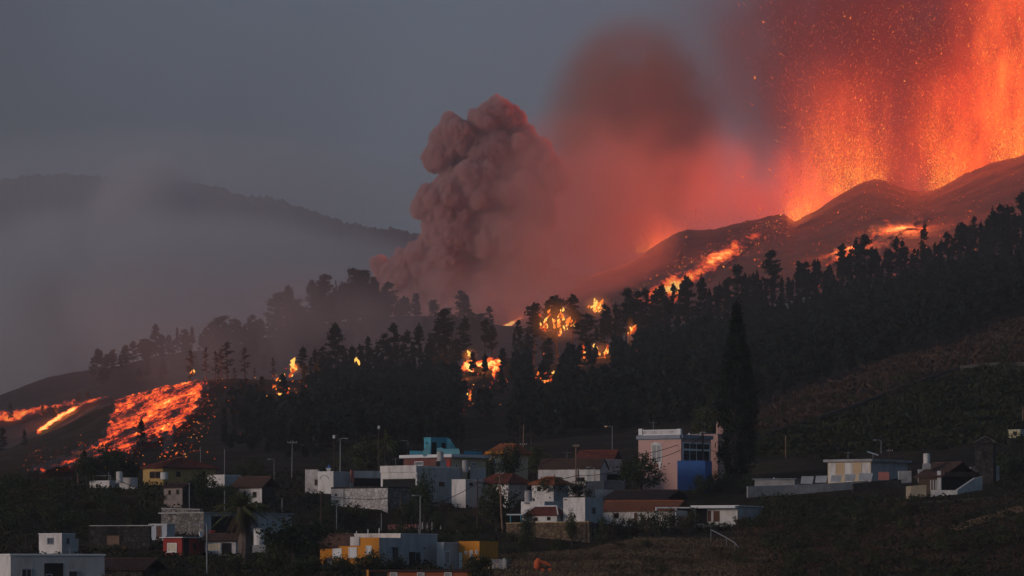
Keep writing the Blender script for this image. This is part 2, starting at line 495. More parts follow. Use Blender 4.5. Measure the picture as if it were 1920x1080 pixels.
dark_rock = surf('cinder', (0.085, 0.046, 0.034), (0.026, 0.017, 0.014), scale=0.05, bump=0.8, bscale=0.5)
scorched = surf('scorched_soil', (0.045, 0.034, 0.028), (0.020, 0.016, 0.014), scale=0.04, bump=0.8, bscale=0.5)
far_green = surf('far_woodland', (0.012, 0.015, 0.017), (0.007, 0.009, 0.010), scale=0.02, bump=0.6, bscale=0.2)
_, mid_z, mid_hit = land('hill', [
    (1800, {-700: 960, 0: 895, 100: 850, 200: 800, 400: 760, 700: 735, 1100: 720, 1500: 690}),
    (2000, {-700: 900, 0: 815, 100: 790, 200: 745, 400: 715, 700: 700, 1100: 660, 1500: 640}),
    (2250, {-700: 830, -100: 765, 0: 738, 60: 716, 120: 702, 200: 692, 300: 668, 400: 655, 500: 630, 600: 608, 700: 592, 850: 590, 1000: 620, 1100: 640, 1500: 660}),
    (2450, {-700: 850, 0: 770, 200: 730, 400: 700, 700: 650, 1000: 670, 1500: 700}),
], -700, 1500, 12, 60, scorched, 3.0, 0.03, seed=3.1)
_, cone_z, cone_hit = land('volcano', [
    (2550, {-300: 900, 300: 850, 700: 740, 900: 690, 1000: 670, 1200: 625, 1400: 585, 1600: 540, 1920: 480, 2600: 380}),
    (2800, {-300: 860, 300: 800, 700: 700, 900: 645, 1000: 622, 1200: 568, 1400: 512, 1500: 480, 1600: 452, 1700: 440, 1800: 428, 1920: 392, 2600: 300}),
    (3100, {-300: 830, 300: 760, 700: 660, 850: 622, 960: 590, 1010: 565, 1060: 545, 1110: 516, 1160: 499, 1190: 486, 1215: 468, 1240: 451, 1290: 431, 1340: 429, 1400: 413, 1450: 403, 1470: 401, 1490: 416, 1505: 408, 1530: 396, 1580: 361, 1610: 345, 1640: 336, 1665: 340, 1690: 352, 1720: 360, 1750: 358, 1775: 346, 1800: 331, 1860: 306, 1920: 290, 2100: 250, 2250: 262, 2600: 330}),
    (3350, {-300: 860, 300: 800, 700: 710, 1000: 640, 1200: 560, 1400: 500, 1500: 480, 1600: 440, 1750: 440, 1920: 390, 2100: 330, 2600: 420}),
], -300, 2600, 10, 90, dark_rock, 2.2, 0.035, rough=0.7, seed=9.4)
land('mountain', [
    (6000, {-1200: 620, 0: 640, 400: 640, 800: 640, 1200: 660, 3200: 700}),
    (6500, {-1200: 480, 0: 470, 400: 480, 800: 540, 1200: 600, 3200: 660}),
    (7000, {-1200: 300, -200: 330, 0: 336, 60: 330, 120: 326, 170: 330, 260: 340, 380: 344, 420: 356, 450: 366, 500: 371, 550: 385, 600: 402, 640: 416, 700: 428, 780: 438, 900: 470, 1100: 520, 1400: 560, 3200: 600}),
    (7400, {-1200: 400, 0: 430, 400: 440, 800: 520, 1200: 600, 3200: 700}),
], -1200, 2200, 4, 60, far_green, 9.0, 0.05, rough=5.0, seed=5.0)
# ------------------------------------------------------------------ lava on the slopes
def inside(poly, x, y):
    c = False; j = len(poly) - 1
    for i in range(len(poly)):
        (xi, yi), (xj, yj) = poly[i], poly[j]
        if (yi > y) != (yj > y) and x < (xj - xi) * (y - yi) / (yj - yi) + xi: c = not c
        j = i
    return c
def edge_dist(poly, x, y):
    d = 1e9
    for (x0, y0), (x1, y1) in zip(poly, poly[1:] + poly[:1]):
        t = max(0, min(1, ((x - x0) * (x1 - x0) + (y - y0) * (y1 - y0)) / ((x1 - x0) ** 2 + (y1 - y0) ** 2 + 1e-9)))
        d = min(d, math.hypot(x - x0 - t * (x1 - x0), y - y0 - t * (y1 - y0)))
    return d
def lava_sheet(name, poly, sight, lift, mat, label, step=3.0, rag=7.0, soft=14.0, gain=1.0, heat_at=None, bumps=0.9, group=None):
    """a flow of lava lying on the land, its outline surveyed as poly, its border ragged"""
    xs = [p[0] for p in poly]; ys = [p[1] for p in poly]
    X = np.arange(min(xs) - rag, max(xs) + rag, step); Yr = np.arange(min(ys) - rag, max(ys) + rag, step * 0.7)
    P, ok, heat = {}, {}, {}
    for i, y in enumerate(Yr):
        for j, x in enumerate(X):
            s = edge_dist(poly, x, y) * (1 if inside(poly, x, y) else -1) + rag * 2.4 * fbm(x * 0.07, y * 0.09, 2.0, 4)
            if s < -1.0: continue
            q = sight(x, y)
            if q is None: continue
            h = min(1.0, max(0.0, s / soft)) * gain
            if heat_at: h *= heat_at(x, y)
            q = q + Vector((0, 0, lift + bumps * (0.6 + fbm(q.x * 0.4, q.y * 0.15, 1.0, 3))))
            P[(i, j)] = q; heat[(i, j)] = h
    keys = list(P); ix = {k: n for n, k in enumerate(keys)}
    faces = []
    for (i, j) in keys:
        q = [(i, j), (i + 1, j), (i + 1, j + 1), (i, j + 1)]
        if all(k in ix for k in q) and max(P[k].y for k in q) - min(P[k].y for k in q) < 90: faces.append([ix[k] for k in q])
    o = fast_mesh(name, np.array([P[k] for k in keys]), np.array(faces), mat, smooth=True)
    a = o.data.attributes.new('molten', 'FLOAT', 'POINT')
    a.data.foreach_set('value', np.array([heat[k] for k in keys], dtype=np.float32))
    return tag(o, label, 'lava', group)
lava_big = lava_mat('lava_crust', scale=0.85, stretch=(1.6, 0.035, 1.15), lo=0.60, hi=1.06, strength=1.5)
lava_hot = lava_mat('lava_stream_surface', scale=0.30, stretch=(1, 0.25, 1), lo=0.36, hi=0.72, strength=1.35, seed=4.0)
lava_far = lava_mat('lava_far_surface', scale=0.42, stretch=(1, 0.04, 1), lo=0.34, hi=0.90, strength=1.0, seed=8.0)
lava_break = lava_mat('lava_breakout_surface', scale=0.8, stretch=(1, 0.04, 1.2), lo=0.40, hi=0.85, strength=1.5, seed=6.0)
lava_sheet('lava_flow', [(212, 755), (240, 742), (300, 727), (345, 717), (388, 713), (386, 740), (374, 772), (350, 800), (332, 818), (322, 845), (312, 862), (304, 858), (310, 832), (288, 830), (262, 842), (248, 868), (228, 868), (222, 858), (190, 868), (150, 884), (110, 894), (60, 898), (60, 888), (110, 868), (150, 850), (178, 836), (198, 812), (206, 780)],
    hit, 0.6, lava_big, 'broad face of glowing orange lava spilling down the slope above the yellow house', step=2.4, rag=10, soft=10,
    heat_at=lambda x, y: 1.08 if y < 800 else max(0.95, 1.08 - (y - 800) / 300.0))
lava_sheet('lava_flow', [(-60, 775), (-10, 778), (30, 772), (62, 766), (110, 762), (150, 754), (152, 760), (90, 776), (62, 784), (40, 796), (10, 800), (-60, 812)], mid_hit, 1.0, lava_far,
    'red lava patch at the far left edge behind the dark bank', step=3, rag=5, soft=8)
lava_sheet('lava_flow', [(66, 812), (100, 790), (130, 772), (158, 762), (152, 771), (120, 790), (88, 812), (68, 822)], mid_hit, 1.0, lava_hot,
    'narrow bright lava ribbon slanting down behind the dark bank', step=2.4, rag=2, soft=5, gain=1.25)
lava_sheet('lava_flow', [(108, 766), (150, 758), (205, 746), (207, 752), (160, 766), (112, 770)], mid_hit, 1.0, lava_far,
    'thin broken lava line reaching the upper left corner of the broad flow', step=2.4, rag=2, soft=4)
lava_sheet('lava_flow', [(1442, 434), (1438, 446), (1400, 470), (1360, 500), (1320, 530), (1270, 575), (1215, 575), (1190, 552), (1230, 528), (1290, 500), (1340, 474), (1400, 440)], cone_hit, 1.2, lava_far,
    'wide lava stream running down the cone flank below the left vent', step=3.2, rag=7, soft=22, gain=1.12)
lava_sheet('lava_flow', [(1600, 462), (1640, 440), (1650, 450), (1610, 480), (1570, 500), (1540, 512), (1550, 494)], cone_hit, 1.2, lava_far,
    'short lava patch on the cone just above the tall pines', step=3, rag=8, soft=12, gain=0.95)
lava_sheet('lava_flow', [(1560, 470), (1600, 455), (1660, 405), (1720, 402), (1740, 412), (1700, 440), (1640, 480), (1580, 505)], cone_hit, 0.9, lava_mat('lava_cinders', scale=0.42, stretch=(1, 0.04, 1), lo=0.50, hi=0.95, strength=1.0, seed=2.0),
    'speckled glowing cinders below the saddle between the two upper vents', step=3, rag=14, soft=30, gain=1.0)
lava_sheet('lava_flow', [(930, 622), (950, 608), (982, 594), (984, 600), (956, 618), (932, 628)], cone_hit, 1.0, lava_hot,
    'short lava streak low on the slope beside the burning pines', step=2.4, rag=2, soft=4, gain=1.2)
lava_sheet('lava_flow', [(862, 680), (890, 672), (905, 684), (944, 676), (952, 690), (934, 708), (930, 730), (922, 730), (918, 708), (896, 700), (880, 712), (866, 700)], hit, 1.2, lava_break,
    'patchy lava breakout among the dark pines below the streak', step=2.4, rag=7, soft=8, gain=1.2)

# burning trees and ground fires: licks of flame standing on the slope
flame_hot = emit('flame_yellow', (1.0, 0.50, 0.10), 1.5)
flame_mid = emit('flame_orange', (1.0, 0.22, 0.03), 1.2)
flame_low = emit('flame_red', (0.75, 0.08, 0.012), 0.9)
def glow_ball(name, c, rx, ry, rz, col, strength, parent):
    m, n, l = new_mat(name)
    out = n.new('ShaderNodeOutputMaterial'); e = n.new('ShaderNodeEmission'); e.inputs[0].default_value = (*col, 1)
    tc = n.new('ShaderNodeTexCoord'); v = n.new('ShaderNodeVectorMath'); v.operation = 'MULTIPLY_ADD'; v.inputs[1].default_value = (2, 2, 2); v.inputs[2].default_value = (-1, -1, -1)
    ln = n.new('ShaderNodeVectorMath'); ln.operation = 'LENGTH'; mr = n.new('ShaderNodeMapRange'); mr.interpolation_type = 'SMOOTHSTEP'
    mr.inputs['From Min'].default_value = 0.0; mr.inputs['From Max'].default_value = 0.95; mr.inputs['To Min'].default_value = strength / ry; mr.inputs['To Max'].default_value = 0.0
    l.new(tc.outputs['Generated'], v.inputs[0]); l.new(v.outputs[0], ln.inputs[0]); l.new(ln.outputs['Value'], mr.inputs['Value']); l.new(mr.outputs[0], e.inputs[1])
    l.new(e.outputs[0], out.inputs['Volume'])
    mb = MB(); k = 8
    for i in range(1): mb.tube([c + Vector((0, 0, rz * math.sin(t))) for t in np.linspace(-1.55, 1.55, 9)], [rx * max(0.03, math.cos(t)) for t in np.linspace(-1.55, 1.55, 9)], 12)
    o = mb.build(name, m, parent); return o
def fire(x0, x1, y0, y1, Y, n, label, seed, hot=0.5, size=1.0, glow=0.0):
    rng = random.Random(seed)
    q = hit((x0 + x1) / 2, y1) if y1 > y0 else None
    if q is not None and q.y < 1500: Y = q.y - 3
    base = at((x0 + x1) / 2, y1, Y)
    root = empty('fire', base, label, 'fire')
    mb = MB()
    for _ in range(int(n * 2.2)):
        x = rng.uniform(x0, x1); y = y0 + (y1 - y0) * rng.random() ** 0.8
        e = ((x - (x0 + x1) / 2) / (x1 - x0) * 2) ** 2 + ((y - (y0 + y1) / 2) / max(1, y1 - y0) * 2) ** 2
        if e > 0.62 + 2.4 * fbm(x * 0.085, y * 0.085, seed, 3) or fbm(x * 0.12, y * 0.06, seed + 40, 3) < -0.04: continue
        p = at(x, y, Y + rng.uniform(-6, 6))
        h = rng.uniform(0.35, 1.5) * (2.0 if rng.random() < 0.08 else 1) * size; w = h * rng.uniform(0.25, 0.5)
        pts, rr = [], []
        lean = Vector((rng.uniform(-0.3, 0.6), rng.uniform(-0.3, 0.3), 1))
        for k in range(5):
            t = k / 4
            pts.append(p + lean * h * t + Vector((math.sin(t * 4 + x) * w * 0.4, math.cos(t * 5 + y) * w * 0.4, 0)))
            rr.append(w * (0.35 + 1.5 * t * (1 - t) * 1.6) * (1 - t) ** 0.5 + 0.02)
        u = rng.random()
        mb.tube(pts, rr, 5, 0 if u < hot else (1 if u < hot + 0.35 else 2))
    mb.build('flames', [flame_hot, flame_mid, flame_low], root)
    if glow:
        ld = bpy.data.lights.new('fire_light', 'POINT'); ld.energy = 2.4e4 * glow; ld.color = (1.0, 0.26, 0.06); ld.shadow_soft_size = 1.5
        lo = bpy.data.objects.new('fire_light', ld); lo.location = Vector((0, -2.0, 2.5)); link(lo, root)
        c = at((x0 + x1) / 2, (y0 + y1) / 2 - 2, Y); rx = (x1 - x0) * Y / F * 0.95; rz = (y1 - y0) * Y / F * 1.0
        glow_ball('fire_glow', c, rx, rx, rz, (1.0, 0.24, 0.04), glow, root)
    return root
fire(1012, 1078, 580, 632, 1560, 120, 'yellow flames filling the gap under scorched pines', 1, 0.35, 0.9, 0.28)
fire(1100, 1138, 562, 590, 1560, 70, 'bright fire burning in a pine top on the ridge', 2, 0.6, 1.0, 0.35)
fire(1112, 1141, 648, 668, 1380, 46, 'low yellow fire between pine trunks, brightest on the ridge face', 3, 0.5, 0.9, 0.2)
fire(1086, 1104, 650, 680, 1380, 30, 'narrow fire seen through trunks beside the low yellow fire', 4, 0.35, 0.9, 0.15)
fire(1003, 1043, 698, 722, 1290, 40, 'row of small orange flames between trunks on the lower slope', 5, 0.15, 0.8)
fire(1176, 1188, 605, 642, 1440, 22, 'thin strip of fire behind a pine trunk right of the burning top', 6, 0.3, 0.8, 0.2)
fire(870, 890, 660, 678, 1400, 34, 'bright leaning flame on top of the lava breakout', 7, 0.6, 1.0, 0.5)
fire(544, 560, 684, 700, 1400, 26, 'bright fire at the foot of a lone pine on the ridge', 8, 0.55, 0.9, 0.4)
fire(508, 548, 702, 745, 1380, 22, 'scattered small flames down the slope below the lone pine', 9, 0.25, 0.7)
fire(664, 674, 682, 690, 1400, 8, 'single small flame on the crest between two dark pines', 10, 0.7, 0.8)
fire(1592, 1596, 560, 590, 1480, 4, 'faint red glow between trunks of the tall right forest', 11, 0.0, 0.9)
fire(876, 890, 735, 758, 1270, 14, 'small red flames low on the dark slope below the breakout', 12, 0.05, 0.7)
fire(700, 716, 740, 765, 1270, 7, 'few red embers burning on the dark slope above the turquoise roof', 13, 0.05, 0.7)
fire(356, 366, 690, 704, 1560, 8, 'small upright flame at the upper lip of the broad lava flow', 14, 0.3, 0.8)

# embers strewn over slopes and flanks
def embers(name, n, rect, sight, size, mats, seed, lift=0.4, dens=None):
    rng = random.Random(seed); V, T, MI = [], [], []
    x0, y0, x1, y1 = rect
    tries = 0
    while len(T) < n * 4 and tries < n * 20:
        tries += 1
        x, y = rng.uniform(x0, x1), rng.uniform(y0, y1)
        if dens and rng.random() > dens(x, y): continue
        q = sight(x, y)
        if q is None: continue
        s = size * rng.uniform(0.4, 1.0) * (1.8 if rng.random() < 0.06 else 1)
        add_shard(V, T, q + Vector((0, 0, lift)), Vector((rng.uniform(-1, 1), rng.uniform(-1, 1), rng.uniform(-.5, 1.0))), s, s * 1.4, rng)
        MI += [rng.choices(range(len(mats)), [0.15, 0.4, 0.45][:len(mats)])[0]] * 4
    return tag(fast_mesh(name, V, T, mats, MI), kind='stuff')
def add_shard(V, T, p, d, w, h, rng):
    d = d.normalized(); a = d.orthogonal().normalized(); b = d.cross(a); n = len(V)
    t = rng.uniform(0, 6.28)
    for k in range(3):
        u = t + k * 2.094
        V.append(p + (a * math.cos(u) + b * math.sin(u)) * w * 0.6 - d * h * 0.3)
    V.append(p + d * h * 0.7)
    T += [(n, n + 1, n + 2), (n, n + 1, n + 3), (n + 1, n + 2, n + 3), (n + 2, n, n + 3)]
emb = [emit('ember_bright', (1.0, 0.32, 0.05), 1.3), emit('ember_orange', (0.9, 0.13, 0.02), 0.9), emit('ember_red', (0.5, 0.045, 0.012), 0.7)]
embers('glowing_embers', 170, (380, 715, 1000, 800), hit, 0.26, emb, 21, 2.5)
embers('glowing_embers', 60, (480, 690, 1200, 770), hit, 0.5, emb, 25, 5.0)
embers('glowing_embers', 220, (150, 715, 470, 880), hit, 0.22, emb, 26, 1.2, dens=lambda x, y: max(0.06, 1 - abs(x - (392 - max(0, y - 740) * 0.45)) / 45.0))
embers('glowing_embers', 110, (40, 836, 330, 895), hit, 0.2, emb, 22, 1.0)
embers('glowing_cinders', 700, (1180, 400, 1480, 580), cone_hit, 0.6, emb, 24, 0.8, dens=lambda x, y: max(0, 1 - abs(y - (435 + (1440 - x) * 0.5)) / 45.0) ** 2)
embers('glowing_cinders', 1300, (1180, 300, 1920, 560), cone_hit, 0.75, emb[1:] + emb[2:], 23, 0.8,
    dens=lambda x, y: 0.25 + 0.75 * max(0, 1 - abs(x - 1700) / 180.0))

# ------------------------------------------------------------------ lava fountains
shard_mats = [emit('spatter_yellow', (1.0, 0.42, 0.06), 1.25), emit('spatter_orange', (1.0, 0.19, 0.02), 1.0), emit('spatter_red', (0.62, 0.07, 0.014), 0.8)]
def glow_mat(name, col, strength, scale, stretch, density, smoke):
    """incandescent spray too fine to count: glowing gas and droplets, streaked upwards"""
    m, n, l = new_mat(name)
    out = n.new('ShaderNodeOutputMaterial'); v = n.new('ShaderNodeVolumePrincipled')
    v.inputs['Color'].default_value = (*smoke, 1)
    tc = n.new('ShaderNodeTexCoord'); mp = n.new('ShaderNodeMapping'); mp.inputs['Scale'].default_value = stretch
    no = n.new('ShaderNodeTexNoise'); no.inputs['Scale'].default_value = scale; no.inputs['Detail'].default_value = 5; no.inputs['Roughness'].default_value = 0.6
    l.new(tc.outputs['Object'], mp.inputs['Vector']); l.new(mp.outputs[0], no.inputs['Vector'])
    mr = n.new('ShaderNodeMapRange'); mr.inputs['From Min'].default_value = 0.36; mr.inputs['From Max'].default_value = 0.68; mr.interpolation_type = 'SMOOTHSTEP'
    l.new(no.outputs[0], mr.inputs['Value'])
    c = n.new('ShaderNodeVectorMath'); c.operation = 'MULTIPLY_ADD'; c.inputs[1].default_value = (2, 2, 2); c.inputs[2].default_value = (-1, -1, -1)
    l.new(tc.outputs['Generated'], c.inputs[0])
    sx = n.new('ShaderNodeSeparateXYZ'); l.new(c.outputs[0], sx.inputs[0])
    # distance from the axis, growing tighter with height
    cb = n.new('ShaderNodeCombineXYZ'); l.new(sx.outputs[0], cb.inputs[0]); l.new(sx.outputs[1], cb.inputs[1])
    ln = n.new('ShaderNodeVectorMath'); ln.operation = 'LENGTH'; l.new(cb.outputs[0], ln.inputs[0])
    rad = n.new('ShaderNodeMapRange'); rad.interpolation_type = 'SMOOTHSTEP'; rad.inputs['From Min'].default_value = 0.05; rad.inputs['From Max'].default_value = 0.95
    rad.inputs['To Min'].default_value = 1.0; rad.inputs['To Max'].default_value = 0.0
    l.new(ln.outputs['Value'], rad.inputs['Value'])
    ve = n.new('ShaderNodeMapRange'); ve.interpolation_type = 'SMOOTHSTEP'; ve.inputs['From Min'].default_value = -0.55; ve.inputs['From Max'].default_value = 1.0
    ve.inputs['To Min'].default_value = 1.0; ve.inputs['To Max'].default_value = 0.0
    l.new(sx.outputs[2], ve.inputs['Value'])
    m1 = n.new('ShaderNodeMath'); m1.operation = 'MULTIPLY'; l.new(rad.outputs[0], m1.inputs[0]); l.new(ve.outputs[0], m1.inputs[1])
    m2 = n.new('ShaderNodeMath'); m2.operation = 'MULTIPLY'; l.new(m1.outputs[0], m2.inputs[0]); l.new(mr.outputs[0], m2.inputs[1])
    m3 = n.new('ShaderNodeMath'); m3.operation = 'MULTIPLY'; m3.inputs[1].default_value = strength; l.new(m2.outputs[0], m3.inputs[0])
    m4 = n.new('ShaderNodeMath'); m4.operation = 'MULTIPLY'; m4.inputs[1].default_value = density; l.new(m1.outputs[0], m4.inputs[0])
    r = ramp(n, [(0.0, (0.9, 0.045, 0.010)), (0.3, (1.0, 0.10, 0.014)), (0.8, (1.0, 0.22, 0.025))])
    l.new(m2.outputs[0], r.inputs[0]); l.new(r.outputs[0], v.inputs['Emission Color'])
    l.new(m3.outputs[0], v.inputs['Emission Strength']); l.new(m4.outputs[0], v.inputs['Density'])
    l.new(v.outputs[0], out.inputs['Volume'])
    return m
def fountain(base_px, top_px, width, Y, n, label, seed, strength, spread=1.0, power=0.0):
    (bx, by), (tx, ty) = base_px, top_px
    B, T = at(bx, by, Y), at(tx, ty, Y)
    root = empty('lava_fountain', B, label, 'lava fountain', 'fountains of lava along the volcano crest')
    rng = random.Random(seed); V, Q, MI = [], [], []
    axis = T - B; H = axis.length; W = width * Y / F / 2
    for _ in range(n):
        t = abs(rng.gauss(0, 0.42))
        if t > 1.15: continue
        rr = (0.75 * rng.random() ** 0.6 + abs(rng.gauss(0, 0.28))) * W * (0.42 + 0.75 * t ** 0.6) * spread
        if rng.random() < 0.14: rr = W * rng.uniform(0.9, 2.0); t = rng.uniform(0.1, 1.2)
        a = rng.uniform(0, 6.283)
        p = axis * t + Vector((math.cos(a) * rr, math.sin(a) * rr, 0))
        s = rng.uniform(0.12, 0.46) * (1.0 if rng.random() > 0.04 else 2.0)
        d = Vector((math.cos(a) * rr / W * 0.7 + rng.uniform(-.2, .2), rng.uniform(-.3, .3), 1.0))
        add_shard(V, Q, p, d, s, s * rng.uniform(1.5, 3.8), rng)
        heat = (1 - t) * 0.9 + (1 - min(1, rr / W)) * 0.5 + rng.uniform(-0.35, 0.35)
        MI += [0 if heat > 1.2 else (1 if heat > 0.66 else 2)] * 4
    fast_mesh('spatter', V, Q, shard_mats, MI, root)
    # the glowing spray round it
    g = MB()
    prof = [(-0.08, 0.7), (0.03, 1.15), (0.25, 1.45), (0.55, 1.45), (0.82, 1.05), (1.0, 0.4)]
    g.tube([B + axis * t for t, _ in prof], [W * 1.15 * r_ for _, r_ in prof], 14)
    gl = g.build('glowing_spray', glow_mat('glowing_spray', (1, .2, .03), strength / W, 0.06, (1.4, 1.0, 0.5), 0.10 / W, (0.5, 0.3, 0.25)), root)
    if power:
        for t in (0.2, 0.62):
            ld = bpy.data.lights.new('lava_light', 'POINT'); ld.energy = power; ld.color = (1.0, 0.10, 0.02); ld.shadow_soft_size = W * 0.7
            lo = bpy.data.objects.new('lava_light', ld); lo.location = axis * t; link(lo, root)
    return root
fountain((1498, 414), (1548, 250), 110, 3140, 3200, 'low fan of lava spray at the notch left of the rounded cone', 31, 0.5)
fountain((1600, 366), (1556, 60), 225, 3170, 10000, 'left lava fountain, broad and tallest over the rounded cone', 32, 0.62, power=5e5)
fountain((1780, 362), (1768, 50), 150, 3180, 8000, 'middle lava fountain rising from the saddle beside the right summit', 33, 0.62, power=3.8e5)
fountain((1900, 322), (1880, -280), 185, 3190, 13000, 'right lava fountain, brightest, reaching out of the picture top', 34, 1.15, power=7.5e5)
fountain((1222, 474), (1262, 405), 120, 3125, 1500, 'low orange spatter curtain behind the left crest of the cone', 35, 0.42)
# bombs thrown clear of the columns
rng = random.Random(77); V, Q, MI = [], [], []
for _ in range(6500):
    x = 1920 - abs(rng.gauss(0, 240)); y = rng.uniform(-120, 400)
    if x < 1300 or (rng.random() < 0.5 and x < 1450): continue
    crest = np.interp(x, [1300, 1490, 1640, 1720, 1920], [430, 405, 335, 358, 288])
    if y > crest: continue
    s = rng.uniform(0.16, 0.5) * (rng.uniform(1.6, 2.8) if rng.random() < 0.07 else 1)
    add_shard(V, Q, at(x, y, 3150 + rng.uniform(-60, 60)), Vector((rng.uniform(-.5, .5), 0, 1)), s, s * rng.uniform(1, 2.2), rng)
    MI += [rng.choices([0, 1, 2], [0.08, 0.35, 0.57])[0]] * 4
tag(fast_mesh('lava_spatter', V, Q, shard_mats, MI), kind='stuff')

# light given off by the lava streams, flows and fires, cast by point lamps set near them
def lava_glow(px, py, Y, power, size, col=(1.0, 0.16, 0.035)):
    ld = bpy.data.lights.new('lava_light', 'POINT'); ld.energy = power; ld.color = col; ld.shadow_soft_size = size
    lo = bpy.data.objects.new('lava_light', ld); lo.location = at(px, py, Y); link(lo)
lava_glow(1225, 452, 3130, 2.6e5, 8)
lava_glow(1130, 500, 3120, 2.6e5, 8)  # added behind the crest to redden the smoke; no lava built here
lava_glow(1490, 398, 3130, 1.5e5, 6)
lava_glow(1340, 470, 2930, 0.9e5, 8)
lava_glow(1690, 415, 2830, 2.6e5, 8)  # added ahead of the cone flank to redden it
lava_glow(1590, 450, 2750, 1.6e5, 6)  # likewise added in front of the flank for a red light on it
lava_glow(300, 715, 1540, 1.0e5, 6)
lava_glow(285, 775, 1290, 5.0e4, 5)
lava_glow(180, 835, 980, 1.2e4, 3)
lava_glow(1045, 600, 1580, 4.0e4, 3)
lava_glow(1120, 560, 1590, 4.0e4, 3)
lava_glow(905, 665, 1580, 2.5e4, 3)
lava_glow(120, 770, 2010, 5.0e4, 4)
lava_glow(957, 600, 2790, 0.7e5, 6)  # added near the plume foot to light its underside red
# ------------------------------------------------------------------ smoke and ash
def ball_cloud(name, balls, Y, mat, seed, voxel, disp, label, group=None):
    """a billowing cloud: bulges joined into one closed skin that is filled with smoke"""
    rng = random.Random(seed); mb = MB()
    ico_v, ico_f = ico(2)
    def put(c, r):
        mb.add([c + Vector(v) * r for v in ico_v], ico_f)
    for (x, y, r, dy) in balls:
        c = at(x, y, Y + dy); r = r * Y / F
        put(c, r)
        for _ in range(26):
            d = Vector((rng.gauss(0, 1), rng.gauss(0, 1) - 0.4, rng.gauss(0, 1) + 0.2)).normalized()
            put(c + d * r * 0.8, r * rng.uniform(0.13, 0.45))
    o = mb.build(name, mat)
    rm = o.modifiers.new('skin', 'REMESH'); rm.mode = 'VOXEL'; rm.voxel_size = voxel
    for k, (sz, st) in enumerate(disp):
        tx = bpy.data.textures.new('billow', 'CLOUDS'); tx.noise_scale = sz; tx.noise_depth = 3
        dm = o.modifiers.new('billow', 'DISPLACE'); dm.texture = tx; dm.strength = st; dm.mid_level = 0.5; dm.texture_coords = 'LOCAL'
    return tag(o, label, 'smoke cloud', group)
def ico(sub):
    import bmesh
    bm = bmesh.new(); bmesh.ops.create_icosphere(bm, subdivisions=sub, radius=1.0)
    bm.verts.index_update()
    v = [tuple(q.co) for q in bm.verts]; f = [tuple(q.index for q in fc.verts) for fc in bm.faces]
    bm.free(); return v, f
smoke_dense = vol_homog('dense_ash', (0.82, 0.56, 0.52), 0.5)
ball_cloud('ash_plume', [
    (932, 218, 36, 0), (905, 226, 28, -8), (958, 222, 28, 6), (850, 262, 44, -8), (822, 296, 32, -12), (905, 290, 58, 0), (975, 284, 50, 8), (1008, 292, 34, 4), (1030, 330, 40, 14),
    (880, 360, 64, -6), (950, 370, 70, 6), (830, 380, 44, -14), (798, 384, 28, -14), (845, 440, 58, -10), (920, 450, 76, 0), (990, 400, 60, 16),
    (785, 490, 40, -10), (830, 510, 56, -12), (748, 520, 36, -8), (712, 498, 20, -4), (722, 530, 26, -4), (768, 560, 44, -6), (735, 575, 26, 0), (900, 530, 66, 4), (970, 490, 62, 20),
    (840, 580, 56, 0), (940, 570, 60, 20), (770, 600, 34, 0)], 2960, smoke_dense, 5, 1.1, [(7.0, 4.5), (2.6, 2.4), (1.3, 1.2)],
    'dense billowing ash cloud with knobbly top standing above the hazy pines')
def puff(name, px0, py0, px1, py1, Y, depth, mat, label=None, kind=None, n=2, round_=True):
    """a closed shell filled with smoke of uneven thickness"""
    a, b = at(px0, py1, Y), at(px1, py0, Y)
    c = (a + b) / 2; hx, hz = (b.x - a.x) / 2, (b.z - a.z) / 2
    mb = MB()
    if round_:
        v, f = ico(3); mb.add([c + Vector((p[0] * hx, p[1] * depth / 2, p[2] * hz)) for p in v], f)
    else:
        mb.box(c - Vector((hx, depth / 2, hz)), (2 * hx, 0, 0), (0, depth, 0), (0, 0, 2 * hz))
    o = mb.build(name, mat)
    o.location = c
    o.data.transform(Matrix.Translation(-c))
    if kind: return tag(o, kind=kind)
    return tag(o, label, 'smoke cloud')
puff('ash_cloud', 990, 0, 1385, 500, 3420, 130, vol_cloud('brown_ash', (0.52, 0.34, 0.27), 0.055, 0.026, 0.20, 0.55, 0.45, 1.0),
     'soft brown ash cloud hanging above and behind the knobbly plume')
puff('smoke_bank', 850, 170, 1300, 700, 2930, 190, vol_cloud('plume_side_smoke', (0.80, 0.50, 0.43), 0.030, 0.026, 0.28, 0.58, 0.30, 1.0), kind='stuff')
puff('smoke_bank', 660, 470, 1120, 700, 2700, 120, vol_cloud('plume_foot_smoke', (0.84, 0.58, 0.52), 0.016, 0.03, 0.32, 0.62, 0.25, 1.0), kind='stuff')
puff('smoke_bank', 930, 190, 1640, 640, 3255, 170, vol_cloud('red_smoke', (0.80, 0.46, 0.38), 0.017, 0.024, 0.30, 0.62, 0.30, 1.0), kind='stuff')
puff('smoke_bank', 1210, -380, 2500, 590, 3345, 150, vol_cloud('fire_smoke', (0.28, 0.065, 0.04), 0.050, 0.02, 0.20, 0.60, 0.35, 1.0, stretch=(1.3, 1, 0.7)), kind='stuff')
puff('smoke_bank', -620, 368, 1060, 900, 5200, 500, vol_cloud('valley_smoke', (0.80, 0.81, 0.80), 0.030, 0.0055, 0.28, 0.55, 0.55, 1.0), kind='stuff')
puff('smoke_bank', -120, 450, 1120, 810, 1900, 180, vol_cloud('low_smoke', (0.84, 0.66, 0.62), 0.010, 0.03, 0.35, 0.65, 0.2, 1.0), kind='stuff')
puff('smoke_bank', 140, 270, 410, 560, 5300, 300, vol_cloud('crest_smoke', (0.78, 0.76, 0.76), 0.034, 0.006, 0.15, 0.5, 0.30, 1.0), kind='stuff')
